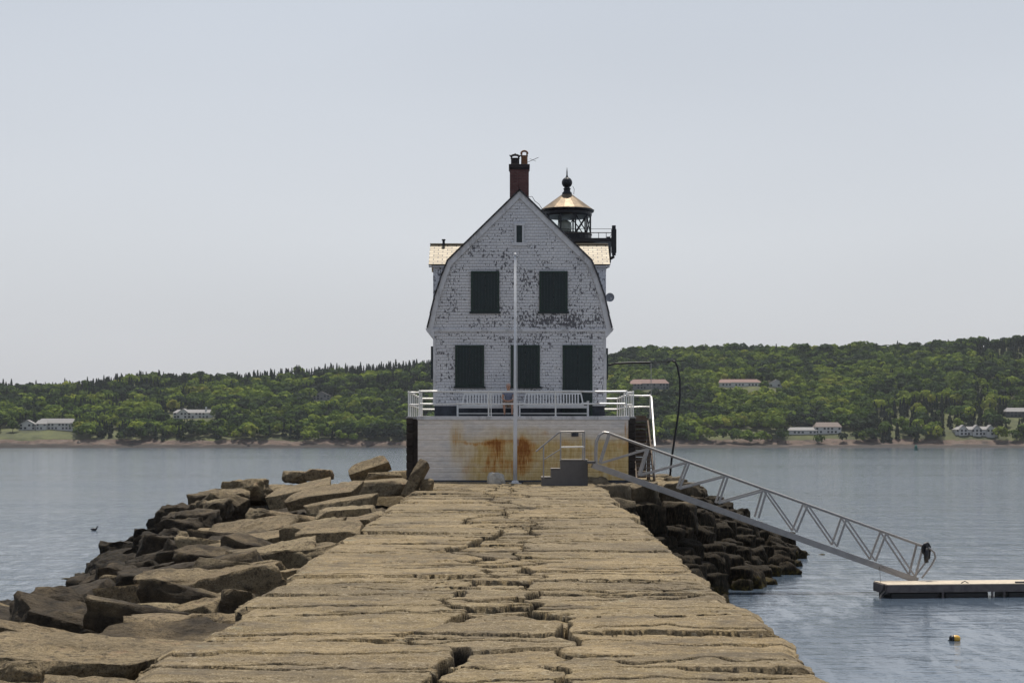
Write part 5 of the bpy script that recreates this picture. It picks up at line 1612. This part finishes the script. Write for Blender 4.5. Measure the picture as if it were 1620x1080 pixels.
while gy < D0+RIDGE+45:
    gx = -760.0
    while gx < 760:
        x = gx + r.uniform(-.45,.45)*step; y = gy + r.uniform(-.45,.45)*step
        gx += step
        px = 810+x/y*F
        if px < -190 or px > 1810: continue
        z = float(hill(np.array([x]), np.array([y]))[0])
        if z < 3.6 + 1.0*math.sin(x*.02) or (y < D0+22 and px > 1060): continue
        conf = vn(np.array([x*.011]), np.array([y*.016]), 601)[0]*.55 + vn(np.array([x*.05]), np.array([y*.05]), 602)[0]*.45
        ridge = (y-D0)/RIDGE
        if px < 700: pc = conf*.9 + .14*ridge - .10 + (.16 if ridge > .9 else 0)
        else: pc = conf*.75 - .22 + (.40 if (y-D0) < 150 and 1380 < px < 1560 else 0) + (.2 if px > 1540 else 0)
        isf = pc > (.48 + r.uniform(-.16,.16))
        h = r.uniform(9, 14) if isf else r.uniform(9, 15)
        if isf and r.random() < .08: h *= 1.2
        tb = vn(np.array([x*.018]), np.array([y*.022]), 603)[0]
        tint = (r.uniform(.0,.20) if isf else .40 + (tb-.5)*.6 + r.uniform(-.24,.34))
        top = HY-(z+h-CZ)/y*F; bot_ = HY-(z-CZ)/y*F
        skip = False
        for (x0,x1,yt,yb,hd,cx,W,zb) in HB:
            if x0-5 < px < x1+5 and y < hd+14 and (top < yb-1.5): 
                if not (y < hd-6 and top > yb-(yb-yt)*.22): skip = True; break
        if skip: continue
        for (x0,x1,yt,yb) in lawns:
            if x0 < px < x1 and yt-3 < bot_ < yb+2 : skip = True; break
        if skip: continue
        wd = h*(.95 if isf else r.uniform(.95,1.35))
        T = TF[r.integers(4)] if isf else TR[r.integers(6)]
        items.append((T, (x, y, z-.8), h, wd, float(np.clip(tint,0,1)), r.uniform(0,6.28)))
    gy += step*1.0
    ri += 1
print('wood crowns', len(items))
make_crowns(items, 'forest', 'dense mixed wood of spruce and broadleaf trees covering the far hillside', 'forest', 'stuff')

# trees one can tell apart
def far_tree(px, py, h, conf, tint, label, group=None, wid=None, d=None, bush=False):
    dd = d
    if dd is None:
        dd = D0+6
        while dd < D0+RIDGE and (CZ+(HY-py)/F*dd) > float(hill(np.array([(px-810)/F*dd]), np.array([dd]))[0]): dd += 1
    x = (px-810)/F*dd; z = float(hill(np.array([x]), np.array([dd]))[0])
    t = empty('spruce_tree' if conf else 'broadleaf_tree', (x, dd, z)); tag(t, label, 'tree', group)
    MB().tube([(0,0,-1),(0,0,h*.3),(0,0,h*.7)], [h*.022,h*.018,h*.008], 6).build('trunk', barkM, t)
    T = tmpl_fir(240, int(px)) if conf else tmpl_round(420, int(px))
    C, Nn, Sz = T; T = (C, Nn, Sz*.72)
    make_crowns([(T, (0,0,0), h, wid or (h*.95 if conf else h*1.1), tint, r.uniform(0,6))], 'crown', parent=t)
far_tree(1228, 689, 21, False, .62, 'round light green tree standing alone on the right shore lawn', wid=19)
far_tree(1262, 671, 12, True, .05, 'dark spruce right behind the low white shore house')
far_tree(1105, 690, 9, False, .75, 'small bright bush-like tree at the left end of the right shore lawn', wid=13)
far_tree(1478, 688, 12, False, .5, 'rounded tree on the shore just left of the many gabled white house', wid=14)
far_tree(1400, 690, 13, False, .45, 'broad tree at the right end of the shore lawn, above the beach', wid=16)
far_tree(128, 683, 10, True, .06, 'short spruce at the right end of the long shore house')
far_tree(20, 684, 12, False, .4, 'leafy tree left of the small cottage at the far left')
far_tree(345, 662, 13, False, .55, 'leafy tree touching the right wall of the broad roofed house')
far_tree(262, 664, 14, True, .08, 'spruce standing just left of the broad roofed house')
far_tree(305, 676, 6, False, .95, 'small yellowish bush on the bank below the broad roofed house', wid=10)
q = np.random.default_rng(5)
for px in list(range(12, 690, 27)):
    pxx = px + q.uniform(-10,10); hh = q.uniform(10, 17)
    if q.random() < .3: continue
    far_tree(pxx, 0, hh, True, q.uniform(.01,.1), 'tall spruce spire on the skyline of the left hill', 'spruce spires along the left skyline', d=D0+RIDGE-q.uniform(4,40))
for px in (1228, 1345, 1386, 1420, 1500, 1612):
    far_tree(px, 0, q.uniform(13,17), True, .05, 'dark spruce tip showing above the round crowns of the right skyline', 'spruce tips on the right skyline', d=D0+RIDGE-q.uniform(4,30))
for px in (985, 1005, 1030, 1052, 1110, 1135, 1160, 1270, 1305):
    far_tree(px, 0, q.uniform(15,19), False, q.uniform(.22,.4), 'big round broadleaf crown on the skyline right of the lighthouse', 'round crowns on the right skyline', wid=q.uniform(17,23), d=D0+RIDGE-q.uniform(10,30))

# ------------------------------------------------------------------ sea air
hz_ = MB().box(-1650, 1650, -200, 2400, -3.2, 160)
hm_ = bpy.data.materials.new('sea_air'); hm_.use_nodes = True
nt_ = hm_.node_tree; nt_.nodes.clear()
vo_ = nt_.nodes.new('ShaderNodeVolumePrincipled'); oo = nt_.nodes.new('ShaderNodeOutputMaterial')
vo_.inputs['Color'].default_value = (.80,.86,.95,1); vo_.inputs['Density'].default_value = .00004; vo_.inputs['Anisotropy'].default_value = .2
nt_.links.new(vo_.outputs[0], oo.inputs['Volume'])
if True:
    tag(hz_.build('haze', hm_), 'thin bluish sea haze over the bay', 'haze', kind='stuff')
